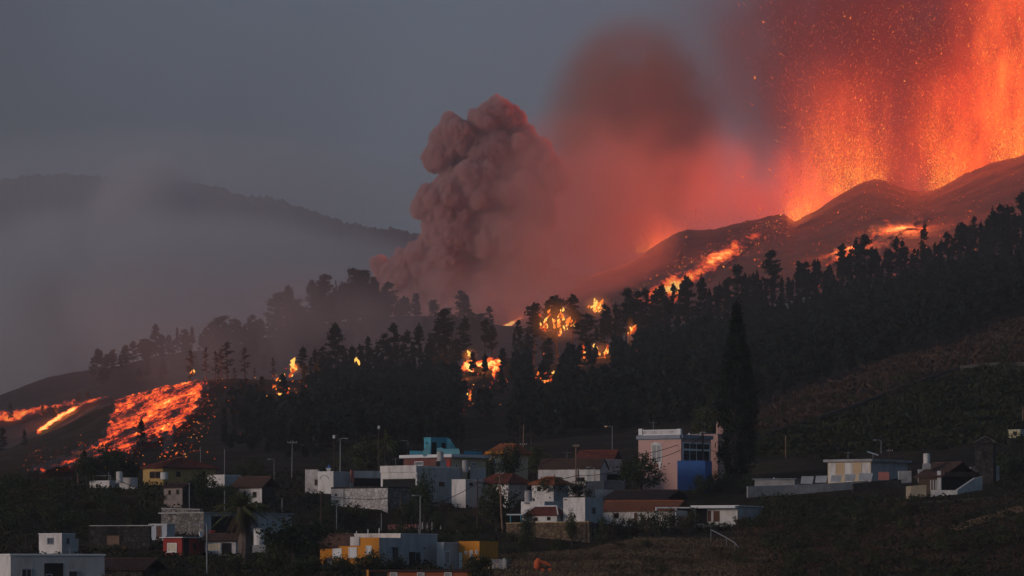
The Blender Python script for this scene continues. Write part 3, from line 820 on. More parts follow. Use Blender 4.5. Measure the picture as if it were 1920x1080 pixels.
puff('smoke_bank', -300, 280, 60, 600, 5300, 300, bpy.data.materials['crest_smoke'], kind='stuff')
puff('smoke_bank', -420, 210, 930, 520, 5700, 260, vol_cloud('thin_crest_smoke', (0.92, 0.90, 0.90), 0.006, 0.006, 0.20, 0.55, 0.45, 1.0, low=0.25), kind='stuff')
puff('smoke_bank', 980, -260, 2000, 300, 3720, 160, vol_cloud('high_brown_smoke', (0.60, 0.42, 0.38), 0.006, 0.012, 0.25, 0.65, 0.3, 1.0), kind='stuff')
# the dusk haze over the whole scene
hb = MB(); hb.box((-2600, -120, -40), (5200, 0, 0), (0, 8000, 0), (0, 0, 1400))
tag(hb.build('haze', vol_homog('haze', (0.93, 0.93, 0.96), 0.00008)), kind='stuff')
# ------------------------------------------------------------------ trees
needle = leafmat('pine_needles', (0.040, 0.045, 0.030), (0.018, 0.022, 0.016), 0.4)
bark = surf('pine_bark', (0.06, 0.045, 0.036), (0.025, 0.02, 0.018), scale=1.5, bump=0)
leaf_a = leafmat('dark_leaves', (0.066, 0.082, 0.038), (0.022, 0.030, 0.016), 0.7)
leaf_b = leafmat('olive_leaves', (0.10, 0.108, 0.048), (0.032, 0.038, 0.020), 0.7)
leaf_c = leafmat('dry_leaves', (0.10, 0.072, 0.042), (0.045, 0.032, 0.022), 0.7)
cyp = leafmat('cypress_leaves', (0.022, 0.031, 0.016), (0.009, 0.014, 0.008), 0.8)

def cards(C, S, rs, squash=0.75):
    """leaf-sized faces: centres C (n, 3), sizes S (n) -> verts, quads, each turned its own way"""
    n = len(C)
    a = rs.normal(size=(n, 3)); a /= np.linalg.norm(a, axis=1)[:, None]
    b = rs.normal(size=(n, 3)); b -= a * (a * b).sum(1)[:, None]; b /= np.linalg.norm(b, axis=1)[:, None]
    a *= (S * 0.5)[:, None]; b *= (S * 0.5 * squash)[:, None]
    V = np.stack([C - a - b * 0.6, C + a * 0.2 - b, C + a + b * 0.5, C - a * 0.3 + b], 1).reshape(-1, 3)
    return V, np.arange(n * 4).reshape(n, 4)

def pine_points(rs, h, w, bare=0.22, ragged=0.5, shape='column', per=9, branches=46):
    """centres of needle tufts of one canary pine: sprays along each limb, a narrow leader on top"""
    C = []; tips = []
    for _ in range(branches):
        t = bare + (0.97 - bare) * rs.random() ** 0.8
        u = (t - bare) / (1 - bare)
        if shape == 'column': prof = (0.62 + 0.5 * u) * (1 - u ** 2.0) ** 0.8 + 0.05
        elif shape == 'cone': prof = 1.15 * (1 - u) ** 0.85 + 0.05
        else: prof = math.sin(math.pi * (0.14 + 0.82 * u)) ** 0.8 + 0.06
        L = w * prof * (1 - ragged * rs.random() ** 1.5)
        ang = rs.random() * 6.283
        tip = np.array([math.cos(ang) * L, math.sin(ang) * L, t * h + L * 0.30])
        root = np.array([0, 0, t * h])
        tips.append((root, tip))
        for q in (0.3, 0.55, 0.8, 1.0):
            c = root + (tip - root) * q
            C.append(c + rs.normal(size=(per, 3)) * np.array([0.42, 0.42, 0.40]) * (w * 0.20 * (0.7 + 0.5 * q)))
    k = np.linspace(0, 1, 26)[:, None]
    C.append(np.concatenate([0 * k, 0 * k, h * (0.86 + 0.15 * k)], 1) + rs.normal(size=(26, 3)) * w * 0.12 * (1.15 - k))
    return np.concatenate(C), tips

def make_pine(seed, h, w, shape, bare, ragged, name='pine_tree', per=11, branches=52, nm=None, card=0.5):
    rs = np.random.RandomState(seed)
    root = bpy.data.objects.new(name, None); root.empty_display_size = 0.5; link(root)
    C, tips = pine_points(rs, h, w, bare, ragged, shape, per, branches)
    bx, by = rs.normal() * 0.25, rs.normal() * 0.25
    bend = lambda z: np.array([bx * math.sin(z / h * 2.5), by * math.sin(z / h * 2.2), 0])
    C = C + np.stack([bx * np.sin(C[:, 2] / h * 2.5), by * np.sin(C[:, 2] / h * 2.2), 0 * C[:, 0]], 1)
    V, Q = cards(C, card * (0.55 + 0.8 * rs.random(len(C))), rs)
    fast_mesh('crown', V, Q, nm or needle, parent=root)
    mb = MB()
    zs = np.linspace(-1.5, h * 0.96, 7)
    mb.tube([Vector(bend(z)) + Vector((0, 0, z)) for z in zs], [max(0.05, 0.26 * (h / 18) * (1 - 0.9 * max(z, 0) / h)) for z in zs], 6)
    for k, (a, b) in enumerate(tips):
        if k % 3 == 0:
            o = Vector(bend(a[2])); mb.tube([Vector(a) + o, Vector(b) + o], [0.07, 0.02], 3, cap=False)
    mb.build('trunk', bark, root)
    return root

def place(proto, loc, s, label, cat, group, used, rz=None, sz=None):
    o = proto if proto.name not in used else copy_tree(proto)
    used.add(proto.name)
    o.location = loc
    o.scale = (s, s, s * (sz or 1.0))
    o.rotation_euler.z = rz if rz is not None else random.uniform(0, 6.28)
    return tag(o, label, cat, group)

random.seed(5)
used = set()
ridge_protos = [make_pine(100 + k, 18, 2.5, ['column', 'cone', 'column', 'round', 'column', 'column', 'cone'][k], [0.25, 0.18, 0.4, 0.3, 0.15, 0.5, 0.3][k], [0.5, 0.45, 0.6, 0.5, 0.55, 0.6, 0.55][k]) for k in range(7)]
haze_protos = [make_pine(150 + k, 16, 3.6, ['round', 'column', 'cone', 'round'][k], 0.03, 0.45, name='smoky_tree', per=16, branches=60) for k in range(4)]
bare_proto = make_pine(170, 16, 2.2, 'column', 0.35, 0.7, per=2, branches=34)

# (photograph column, row of the top, row of the foot, depth, width factor, kind) of pines one can single out on the ridge
KINDS = {'c': 0, 'p': 1, 'l': 2, 'r': 3, 'f': 4, 't': 5, 'k': 6}
singled = [
 (568, 648, 705, 1480, 1.0, 'k', 'lone small pine with a fire at its foot on the ridge'),
 (630, 606, 712, 1480, 1.55, 'p', 'broad pointed dark pine, tallest on the left part of the ridge'),
 (605, 650, 712, 1470, 1.0, 'r', 'short round pine hugging the left side of the broad pointed pine'),
 (698, 655, 720, 1470, 1.3, 'r', 'round shouldered pine right of the single small flame'),
 (733, 606, 716, 1510, 1.0, 'c', 'slim pine standing behind the round shouldered pine'),
 (720, 625, 716, 1480, 1.2, 'r', 'bushy pine between the slim pine and the round shouldered pine'),
 (765, 618, 712, 1480, 1.15, 'f', 'full pine with two soft tops right of the slim pine'),
 (785, 605, 712, 1490, 1.0, 'k', 'narrow pine leaning on the full two topped pine'),
 (835, 578, 705, 1500, 1.25, 'l', 'tall open crowned pine, highest in the middle of the ridge'),
 (822, 610, 705, 1490, 1.2, 'r', 'wide pine at the left foot of the tall open crowned pine'),
 (873, 593, 700, 1490, 1.2, 'f', 'dense oval pine left of the bright leaning flame'),
 (908, 598, 700, 1560, 0.9, 't', 'smoky thin pine behind the lava breakout'),
 (921, 610, 700, 1570, 0.9, 'l', 'smoky half bare pine right of the smoky thin pine'),
 (1000, 568, 640, 1570, 1.0, 't', 'scorched pine left of the fire gap'),
 (1022, 566, 636, 1570, 0.8, 'c', 'thin scorched pine in front of the yellow flames'),
 (1046, 554, 632, 1570, 1.1, 't', 'tall scorched pine standing in the middle of the flames'),
 (1071, 552, 632, 1575, 0.7, 't', 'thin black pine at the right edge of the fire gap'),
 (1100, 588, 650, 1480, 1.6, 'r', 'wide round pine just below the burning top'),
 (990, 628, 690, 1470, 1.4, 'r', 'round dark pine below the scorched pines'),
 (1030, 632, 690, 1470, 1.4, 'f', 'bushy dark pine below the yellow flames'),
 (1172, 540, 645, 1500, 1.25, 'c', 'tall column pine right of the burning top'),
 (1195, 545, 640, 1500, 1.0, 'l', 'slender pine next to the tall column pine'),
 (1207, 540, 640, 1500, 1.0, 'c', 'thick topped pine, third of the tall trio right of the burning top'),
 (1240, 532, 640, 1500, 1.25, 'p', 'pointed pine under the end of the wide lava stream'),
 (1264, 531, 625, 1520, 0.55, 't', 'skinny pine with a small tuft in front of the lava stream'),
 (1296, 520, 618, 1500, 1.3, 'c', 'broad column pine where the lava stream meets the trees'),
 (1448, 468, 580, 1510, 1.1, 'l', 'tall pine with a bushy head rising above its row under the cone'),
 (1382, 496, 590, 1500, 1.35, 'c', 'pair topped thick pine right of the lava stream'),
 (1628, 440, 540, 1510, 1.2, 'c', 'knobbly tall pine in front of the short lava patch'),
]
def stand(p, loc, top, foot, Y, wf, label, group, protoh=18.0):
    h = (foot - top) * Y / F
    s = h / protoh
    o = place(p, loc, s * 1.0, label, 'pine tree', group, used)
    o.scale = (s * wf, s * wf, s)
    return o
for (x, t, f, Y, wf, k, lab) in singled:
    p = ridge_protos[KINDS[k]]
    q = on(x, Y)
    stand(p, q, t, HZ - q.z * F / Y, Y, wf * (1.0 if (f - t) > 90 else 1.25) * 1.2, lab, 'pines standing out along the ridge')
ridge = lambda x: float(np.interp(x, [560, 600, 650, 700, 800, 900, 960, 1050, 1100, 1160, 1250, 1320, 1400, 1480, 1560, 1640, 1720, 1800, 1860, 1960, 2050],
                                  [690, 668, 660, 655, 640, 640, 645, 632, 605, 575, 555, 535, 520, 500, 495, 470, 455, 425, 395, 380, 360]))
rng = random.Random(8)
GAPS = [(862, 962), (1005, 1085)]
OPEN = [(856, 962, 650, 835), (1003, 1045, 690, 790), (1084, 1145, 640, 750), (1172, 1192, 596, 690), (505, 562, 680, 790)]
n_row = 0
for depth, step, lift in ((1515, 9.6, 0), (1468, 12.5, 18)):
    x = 575
    while x < 1990:
        x += step * rng.uniform(0.6, 1.4)
        if any(a < x < b for a, b in GAPS) and depth > 1440: continue
        if depth < 1500 and any(a - 6 < x < b + 6 for a, b, _, _ in OPEN) and rng.random() < 0.85: continue
        if any(abs(x - s_[0]) < 8 for s_ in singled) and depth > 1500: continue
        Y = depth + rng.uniform(-14, 14)
        top = ridge(x) + lift + rng.gauss(2, 15)
        q = on(x, Y)
        foot = HZ - q.z * F / Y
        if foot - top < 45: top = foot - 45 - rng.uniform(0, 25)
        p = ridge_protos[rng.choice([0, 1, 1, 2, 6, 4, 5, 6, 6, 2, 5])]
        lab = {1515: 'dark pine in the crowded top row of the ridge forest', 1468: 'dark pine in the second row below the ridge top', 1420: 'dark pine in the third row down the forest slope'}[depth]
        stand(p, q, top, foot, Y, rng.uniform(0.7, 1.15), lab, 'pines crowding the top row of the ridge' if depth > 1500 else 'pines in the second row below the ridge top')
        n_row += 1
# hazy trees behind, on the smoky hill
hz_list = [
 (20, 757, 2060, 0.6, 1), (190, 690, 2120, 1.0, 2), (165, 742, 2010, 0.7, 0), (292, 608, 2240, 1.15, 2), (250, 640, 2250, 0.9, 1), (270, 642, 2240, 0.8, 0), (317, 628, 2245, 0.7, 1), (332, 614, 2250, 0.45, 2),
 (360, 612, 2250, 0.55, 2), (348, 622, 2240, 0.7, 0), (385, 615, 2240, 0.8, 1), (418, 592, 2250, 1.6, 0), (400, 604, 2245, 1.1, 3), (448, 602, 2250, 0.8, 2), (470, 612, 2245, 0.9, 1), (488, 598, 2250, 0.9, 0),
 (525, 548, 2250, 1.4, 3), (540, 536, 2255, 1.3, 2), (560, 560, 2245, 1.2, 0), (585, 526, 2255, 1.0, 1), (610, 514, 2260, 1.2, 3), (600, 535, 2250, 1.1, 0), (660, 503, 2262, 1.3, 0), (680, 506, 2255, 1.4, 3), (700, 520, 2250, 1.1, 1), (645, 530, 2250, 0.9, 0),
 (505, 590, 2240, 0.8, 1), (210, 660, 2235, 0.6, 0), (190, 657, 2240, 0.5, 2), (232, 655, 2240, 0.7, 3), (262, 690, 2100, 0.9, 3), (275, 680, 2110, 0.9, 0), (300, 700, 2060, 0.7, 1), (720, 545, 2230, 1.1, 0), (755, 560, 2230, 1.0, 3), (630, 560, 2230, 1.0, 3), (570, 585, 2225, 1.0, 0), (80, 755, 2020, 0.6, 2), (104, 760, 2010, 0.6, 1), (148, 735, 2030, 0.5, 2),
]
for (x, top, Y, wf, k) in hz_list:
    X = (x - 960) * Y / F; z = mid_z(X, Y); h = (HZ - top) * Y / F - z
    if h < 4: h = 4 + rng.uniform(0, 2)
    o = place(haze_protos[k], (X, Y, z), 1, 'smoke dimmed tree on the hazy hill behind the lava', 'tree', 'trees dimmed by smoke on the far hill', used)
    s = h / 16.0
    o.scale = (s * wf * min(1.6, 12 / h + 0.35), s * wf * min(1.6, 12 / h + 0.35), s)
rng_h = random.Random(91)
for i in range(165):
    x = rng_h.uniform(150, 760) if i < 72 else rng_h.uniform(400, 930); back = rng_h.random() < (0.6 if i < 72 else 0.25)
    crest = float(np.interp(x, [0, 120, 200, 300, 400, 500, 600, 700, 800], [738, 702, 692, 668, 655, 630, 608, 592, 590]))
    Y = rng_h.uniform(2215, 2262) if back else rng_h.uniform(2030, 2200)
    hpx = rng_h.uniform(26, 50) + (max(0, (min(x, 760) - 450)) * 0.10 if i < 72 else 6)
    X = (x - 960) * Y / F; z = mid_z(X, Y); h = hpx * Y / F
    if not back and x < 420 and rng_h.random() < 0.5: continue
    o = place(haze_protos[rng_h.randrange(4)], (X, Y, z - 0.5), 1, 'smoke dimmed tree on the hazy hill behind the lava', 'tree', 'trees dimmed by smoke on the far hill', used)
    s = h / 16.0; o.scale = (s * rng_h.uniform(1.0, 1.6), s * rng_h.uniform(1.0, 1.6), s)
for (x, top, Y, wf) in [(628, 528, 2250, 0.5), (355, 657, 1580, 0.8), (388, 652, 1570, 0.7), (402, 660, 1575, 0.9), (428, 642, 1585, 1.2), (418, 655, 1570, 1.0), (461, 652, 1575, 1.0), (510, 672, 1560, 0.8), (478, 690, 1550, 0.8), (440, 690, 1545, 1.1), (412, 695, 1540, 1.1)]:
    X = (x - 960) * Y / F; z = gz(X, Y) if Y < 1900 else mid_z(X, Y); h = (HZ - top) * Y / F - z
    o = place(bare_proto, (X, Y, z), 1, 'thin half bare burnt pine above the broad lava flow' if Y < 1900 else 'bare thin trunk between hazy round trees', 'pine tree', 'burnt pines above the broad lava flow' if Y < 1900 else None, used)
    s = h / 16.0; o.scale = (s * wf * 1.6, s * wf * 1.6, s)
# small dark conifers in front of the lava face
for (x, top, Y, wf, k, lab) in [(266, 786, 930, 1.0, 1, 'pointed dark conifer silhouetted against the glowing lava face'), (158, 842, 800, 1.0, 6, 'small dark conifer beside the lower lava tongue'), (5, 800, 1300, 1.2, 4, 'dark tree at the far left edge under the red lava patch'), (45, 805, 1300, 0.9, 1, 'small dark tree beside the lower end of the lava ribbon')]:
    q = on(x, Y); stand(ridge_protos[k], q, top, HZ - q.z * F / Y, Y, wf * 1.5, lab, None)

# the forest below the ridge reads as one dark mass: one object
rs = np.random.RandomState(3); rng = random.Random(12)
VV, QQ, off = [], [], 0
BASES = []
for k in range(6):
    C, _ = pine_points(rs, 1.0, 0.19, 0.2, 0.5, ['column', 'cone', 'round'][k % 3], 3, 34)
    BASES.append(C)
def in_forest(x, y):
    low = np.interp(x, [-100, 360, 420, 560, 800, 1000, 1200, 1300, 1420, 1560, 1700, 1800, 1920, 2100, 2300], [0, 0, 838, 862, 842, 826, 806, 800, 765, 715, 668, 640, 590, 540, 480])
    up = np.interp(x, [370, 400, 480, 560, 700, 950, 1100, 1300, 1600, 1920, 2100, 2300], [900, 722, 712, 708, 706, 675, 640, 590, 530, 460, 420, 375])
    return up < y < low
n_f = 0
while n_f < 3500:
    x = rng.uniform(375, 2300); Y = rng.uniform(820, 1420)
    q = on(x, Y); y = HZ - q.z * F / Y
    if not in_forest(x, y): continue
    if any(a - 5 < x < b + 5 and c < y < d for a, b, c, d in OPEN) and rng.random() < 0.95: continue
    low_growth = x < 600 and rng.random() < 0.5 * min(1.0, max(0.0, (x - 392 + 30 * fbm(y * 0.02, 3.0)) / 130.0))
    if x < 640 and not low_growth and rng.random() > (0.06 if x > 450 else 0.015) + (0.7 * max(0, x - 470) / 170) * (1 if y > 735 or x > 570 else 0.2): continue
    n_f += 1
    h = rng.uniform(5.5, 9.5) * (0.75 if Y < 1000 else 1.0) * (0.38 if low_growth else 1.0)
    C = BASES[rng.randrange(6)] * np.array([h, h, h]) * np.array([rng.uniform(0.9, 1.3)] * 2 + [1.0])
    t = rng.uniform(0, 6.28); c_, s_ = math.cos(t), math.sin(t)
    C = np.stack([C[:, 0] * c_ - C[:, 1] * s_, C[:, 0] * s_ + C[:, 1] * c_, C[:, 2]], 1) + np.array([q.x, q.y, q.z - 0.3])
    V, Q = cards(C, 0.75 * (0.6 + 0.8 * rs.random(len(C))), rs)
    VV.append(V); QQ.append(Q + off); off += len(V)
tag(fast_mesh('forest', np.concatenate(VV), np.concatenate(QQ), needle), kind='stuff')
# ------------------------------------------------------------------ village: materials and builders
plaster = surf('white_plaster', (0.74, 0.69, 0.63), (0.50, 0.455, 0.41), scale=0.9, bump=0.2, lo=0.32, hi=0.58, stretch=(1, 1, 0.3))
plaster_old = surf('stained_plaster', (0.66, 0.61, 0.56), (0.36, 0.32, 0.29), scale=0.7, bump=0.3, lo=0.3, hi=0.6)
plaster_grey_shaded = surf('grey_shaded_plaster', (0.54, 0.52, 0.50), (0.36, 0.345, 0.33), scale=0.8, bump=0.2, stretch=(1, 1, 0.3))  # greyer plaster: painted shade on houses' right faces, also real grey parts
concrete = surf('bare_concrete', (0.42, 0.40, 0.38), (0.27, 0.25, 0.24), scale=0.8, bump=0.4)
orange_p = surf('orange_plaster', (0.74, 0.30, 0.035), (0.62, 0.23, 0.03), scale=0.6, bump=0.1)
ochre_p = surf('ochre_plaster', (0.58, 0.38, 0.13), (0.42, 0.26, 0.09), scale=0.5, bump=0.2)
cream_p = surf('cream_plaster', (0.70, 0.54, 0.34), (0.56, 0.42, 0.27), scale=0.5, bump=0.15)
red_p = surf('red_plaster', (0.42, 0.055, 0.04), (0.30, 0.04, 0.03), scale=0.6, bump=0.15)
brown_p = surf('maroon_plaster', (0.21, 0.085, 0.07), (0.15, 0.06, 0.05), scale=0.6, bump=0.15)
pink_p = surf('pink_plaster', (0.66, 0.39, 0.32), (0.56, 0.33, 0.28), scale=0.35, bump=0.15)
blue_p = surf('blue_plaster', (0.055, 0.15, 0.40), (0.045, 0.12, 0.33), scale=0.5, bump=0.1)
turq_p = surf('turquoise_plaster', (0.085, 0.34, 0.42), (0.065, 0.27, 0.35), scale=0.5, bump=0.1)
salmon_p = surf('salmon_render', (0.55, 0.20, 0.16), (0.42, 0.15, 0.12), scale=0.7, bump=0.2)
trim_w = surf('white_trim', (0.80, 0.78, 0.75), (0.70, 0.68, 0.65), scale=1.0, bump=0)
trim_grey = surf('grey_trim', (0.30, 0.31, 0.34), (0.24, 0.25, 0.28), scale=1.0, bump=0)
trim_dark = surf('dark_wood', (0.09, 0.055, 0.035), (0.05, 0.03, 0.02), scale=2.0, bump=0)
door_brown = surf('brown_door', (0.16, 0.075, 0.045), (0.10, 0.05, 0.03), scale=2.0, bump=0)
glass = surf('window_glass', (0.035, 0.04, 0.045), (0.02, 0.022, 0.025), scale=1.0, rough=0.15, bump=0, spec=0.6)
lit_curtain = surf('lit_curtain', (0.55, 0.47, 0.36), (0.30, 0.25, 0.20), scale=3.0, bump=0, stretch=(3, 3, 0.4))
lit_curtain.node_tree.nodes['Principled BSDF'].inputs['Emission Color'].default_value = (1.0, 0.72, 0.42, 1); lit_curtain.node_tree.nodes['Principled BSDF'].inputs['Emission Strength'].default_value = 0.10
shade = surf('unlit_opening', (0.018, 0.017, 0.017), (0.012, 0.011, 0.011), scale=1.0, bump=0)  # near-black, painted for the shade inside porches, windows and other gaps
curtain = surf('pale_curtain', (0.42, 0.40, 0.37), (0.28, 0.26, 0.25), scale=3.0, bump=0.1, stretch=(3, 3, 0.4))
tin = surf('painted_tin', (0.50, 0.52, 0.54), (0.40, 0.42, 0.44), scale=1.2, bump=0.2, stretch=(6, 6, 0.3))
tank_g = surf('grey_tank', (0.48, 0.45, 0.42), (0.38, 0.35, 0.33), scale=0.9, bump=0.2)
rub_white = stone('whitewashed_rubble', (0.68, 0.62, 0.57), (0.40, 0.36, 0.33), 1.8, (0.30, 0.27, 0.25))
rub_brown = stone('brown_rubble', (0.20, 0.135, 0.08), (0.085, 0.055, 0.038), 1.9)
rub_grey = stone('grey_rubble', (0.30, 0.265, 0.235), (0.12, 0.105, 0.095), 2.0)
rub_dark = stone('dark_rubble', (0.085, 0.072, 0.062), (0.03, 0.026, 0.024), 2.0)
def tile_mat(name, a, b):
    return surf(name, a, b, scale=1.6, rough=0.9, bump=0.4, bscale=5.0, lo=0.3, hi=0.7)
tile_red = tile_mat('red_tiles', (0.23, 0.062, 0.04), (0.12, 0.036, 0.028))
tile_orange = tile_mat('orange_tiles', (0.40, 0.13, 0.05), (0.24, 0.075, 0.035))
tile_brown = tile_mat('brown_tiles', (0.13, 0.068, 0.048), (0.06, 0.036, 0.03))
tile_dark = tile_mat('dark_tiles', (0.085, 0.045, 0.036), (0.045, 0.026, 0.023))
steel_w = surf('white_steel', (0.36, 0.35, 0.33), (0.28, 0.27, 0.26), scale=2, bump=0)
steel_g = surf('galvanised_steel', (0.33, 0.33, 0.34), (0.24, 0.24, 0.25), scale=2, bump=0)
pole_w = surf('pole_wood', (0.34, 0.19, 0.12), (0.18, 0.10, 0.07), scale=1.5, bump=0.2, stretch=(4, 4, 0.4))
pole_d = surf('dark_pole_wood', (0.12, 0.07, 0.055), (0.06, 0.04, 0.035), scale=1.5, bump=0.2, stretch=(4, 4, 0.4))

BLOCKS = []
class Blk:
    """a walled block seen corner-on: its near corner at column pc, its lit left face running back to pl, its right face running back to pr"""
    def __init__(s, root, pl, pc, pr, top, base, Y, th=32.0, mats=None, name='wall', deep=1.6, ridge=None, grow_top=0.0):
        s.root, s.th, s.Y = root, R(th), Y
        s.spec = (pl, pc, pr, top, base); BLOCKS.append(s)
        s.C = at(pc, base, Y); s.z0 = s.C.z; s.z1 = (HZ - top) * Y / F
        s.dL = Vector((-math.cos(s.th), math.sin(s.th), 0)); s.dR = Vector((math.sin(s.th), math.cos(s.th), 0))
        s.L = s.run('L', pl); s.Rr = s.run('R', pr)
        s.mats = mats or [plaster]
        a = Vector((s.C.x, s.C.y, 0)); b = a + s.dR * s.Rr; c = b + s.dL * s.L; d = a + s.dL * s.L
        s.foot = [a, b, c, d]
        lowest = s.z0 if deep is None else min([gz(q.x, q.y) for q in s.foot] + [s.z0]) - deep
        s.lowest = lowest
        mb = MB()
        B = [Vector((q.x, q.y, lowest)) for q in s.foot]; T = [Vector((q.x, q.y, s.z1)) for q in s.foot]
        n = len(s.mats)
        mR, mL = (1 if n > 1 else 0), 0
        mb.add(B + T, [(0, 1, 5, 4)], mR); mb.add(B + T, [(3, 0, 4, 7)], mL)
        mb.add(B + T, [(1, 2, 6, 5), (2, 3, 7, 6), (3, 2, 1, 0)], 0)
        if ridge is None:
            mb.add(T, [(0, 1, 2, 3)], 0)
        s.zr = None
        if ridge is not None:
            zr = (HZ - ridge) * (Y + s.Rr / 2) / F; s.zr = zr
            m0 = (T[0] + T[1]) / 2; m1 = (T[2] + T[3]) / 2
            r0 = Vector((m0.x, m0.y, zr)); r1 = Vector((m1.x, m1.y, zr))
            mb.add([T[0], T[1], r0], [(0, 1, 2)], mR); mb.add([T[2], T[3], r1], [(0, 1, 2)], mR)
            s.r0, s.r1 = r0, r1
        s.T = T
        s.wall = mb.build(name, s.mats, root)
    def run(s, face, px):
        k = (px - 960.0) / F; th = s.th
        if face == 'L': return (s.C.x - k * s.Y) / (math.cos(th) + k * math.sin(th))
        return (k * s.Y - s.C.x) / (math.sin(th) - k * math.cos(th))
    def pt(s, face, px, py):
        d = s.run(face, px); v = s.dL if face == 'L' else s.dR
        q = Vector((s.C.x, s.C.y, 0)) + v * d
        return Vector((q.x, q.y, (HZ - py) * q.y / F))
    def nrm(s, face):
        return Vector((-math.sin(s.th), -math.cos(s.th), 0)) if face == 'L' else Vector((math.cos(s.th), -math.sin(s.th), 0))
    def slab(s, face, x0, y0, x1, y1, thick, mat, name, parent=None, sink=0.0, mats=None):
        a = s.pt(face, x0, y1); b = s.pt(face, x1, y1); zt = (HZ - y0) * (a.y + b.y) / 2 / F; zb = (HZ - y1) * (a.y + b.y) / 2 / F
        n = s.nrm(face); mb = MB()
        mb.box(Vector((a.x, a.y, zb)) - n * sink, Vector((b.x - a.x, b.y - a.y, 0)), n * (thick + sink), (0, 0, zt - zb))
        return mb.build(name, mat, parent or s.root)
    def win(s, face, x0, y0, x1, y1, frame=None, pane=None, name='window', fw=0.09, bars=0, sill=False, pname='pane'):
        a = s.pt(face, x0, y1); b = s.pt(face, x1, y1); ym = (a.y + b.y) / 2
        zt = (HZ - y0) * ym / F; zb = (HZ - y1) * ym / F; n = s.nrm(face); u = Vector((b.x - a.x, b.y - a.y, 0)); W = u.length; u = u / W if W else u
        o = Vector((a.x, a.y, zb)); H = zt - zb; mb = MB(); up = Vector((0, 0, 1)); p = 0.07
        for (du, dz, w, h) in ((0, 0, fw, H), (W - fw, 0, fw, H), (fw, 0, W - 2 * fw, fw), (fw, H - fw, W - 2 * fw, fw)):
            mb.box(o + u * du + up * dz - n * 0.02, u * w, n * (p + 0.02), up * h)
        for k in range(bars):
            mb.box(o + u * (W * (k + 1) / (bars + 1) - fw * 0.3) + up * fw - n * 0.02, u * fw * 0.6, n * (p + 0.01), up * (H - 2 * fw))
        w = mb.build(name, frame or trim_w, s.root)
        m2 = MB(); m2.box(o + u * fw + up * fw - n * 0.02, u * (W - 2 * fw), n * 0.045, up * (H - 2 * fw)); m2.build(pname, pane or glass, w)
        if sill:
            m3 = MB(); m3.box(o - u * 0.08 - up * 0.08, u * (W + 0.16), n * 0.16, up * 0.075); m3.build('sill', trim_w, w)
        return w
    def door(s, face, x0, y0, x1, y1, mat=None, frame=None):
        d = s.win(face, x0, y0, x1, y1, frame or trim_w, mat or door_brown, 'door', 0.08, pname='panel')
        return d
    def outline(s, over):
        c = sum(s.foot, Vector()) / 4
        a, b, cc, d = s.foot
        return [a - s.dL * over - s.dR * over, b - s.dL * over + s.dR * over, cc + s.dL * over + s.dR * over, d + s.dL * over - s.dR * over]
    def cap(s, mat, h=0.14, over=0.06, name='roof', rise=0.0):
        mb = MB(); B = [Vector((q.x, q.y, s.z1 - 0.02 + rise)) for q in s.outline(over)]
        mb.hexa(B, [q + Vector((0, 0, h)) for q in B])
        return mb.build(name, mat, s.root)
    def parapet(s, mat, h=0.5, t=0.18):
        mb = MB(); O = s.outline(0.012); I = s.outline(-t)
        for k in range(4):
            k2 = (k + 1) % 4
            b = [O[k], O[k2], I[k2], I[k]]
            B = [Vector((q.x, q.y, s.z1 - 0.01)) for q in b]
            mb.hexa(B, [q + Vector((0, 0, h)) for q in B])
        return mb.build('parapet', mat, s.root)
    def tiles(s, mat, kind='gable', over=0.35, ridge=None, inset=0.5, name='roof', capm=None):
        e = [Vector((q.x, q.y, s.z1 - 0.05)) for q in s.outline(over)]
        zr = s.zr if s.zr is not None else (HZ - ridge) * (s.Y + s.Rr / 2) / F
        zr += 0.10
        mb = MB()
        if kind == 'gable':
            m0 = (e[0] + e[1]) / 2; m1 = (e[2] + e[3]) / 2
        elif kind == 'hip':
            run = min(s.Rr, s.L) / 2 * inset * 2
            m0 = (e[0] + e[1]) / 2 + s.dL * run; m1 = (e[2] + e[3]) / 2 - s.dL * run
        r0 = Vector((m0.x, m0.y, zr)); r1 = Vector((m1.x, m1.y, zr))
        tile_slope(mb, e[3], e[0], r1, r0); tile_slope(mb, e[1], e[2], r0, r1)
        if kind == 'hip':
            tile_slope(mb, e[0], e[1], r0, r0); tile_slope(mb, e[2], e[3], r1, r1)
        ro = mb.build(name, mat, s.root)
        m2 = MB(); m2.tube([r0 + Vector((0, 0, 0.03)), r1 + Vector((0, 0, 0.03))], 0.12, 6)
        if kind == 'hip':
            for q, rr in ((e[0], r0), (e[1], r0), (e[2], r1), (e[3], r1)): m2.tube([q + Vector((0, 0, .05)), rr + Vector((0, 0, 0.03))], 0.09, 5)
        m2.build('ridge_cap', capm or mat, ro)
        return ro
def tile_slope(mb, a, b, ra, rb, pitch=0.30, amp=0.055, thick=0.10):
    """corrugated tile slope from eave a-b up to ridge ra-rb"""
    L = (b - a).length; n = max(2, int(L / pitch)); nr = (b - a).cross((ra + rb) / 2 - (a + b) / 2)
    if nr.z < 0: nr = -nr
    nr = nr.normalized() if nr.length > 1e-6 else Vector((0, 0, 1))
    V, Fc = [], []
    for i in range(2 * n + 1):
        t = i / (2 * n); o = nr * (amp if i % 2 else 0.0)
        V += [a + (b - a) * t + o, ra + (rb - ra) * t + o]
    for i in range(2 * n): Fc.append((2 * i, 2 * i + 2, 2 * i + 3, 2 * i + 1))
    mb.add(V, Fc)
    V2 = [p - nr * thick for p in (a, b, rb, ra)]
    mb.add(V2, [(0, 3, 2, 1)]); mb.add([a, b, V2[1], V2[0]], [(0, 3, 2, 1)])

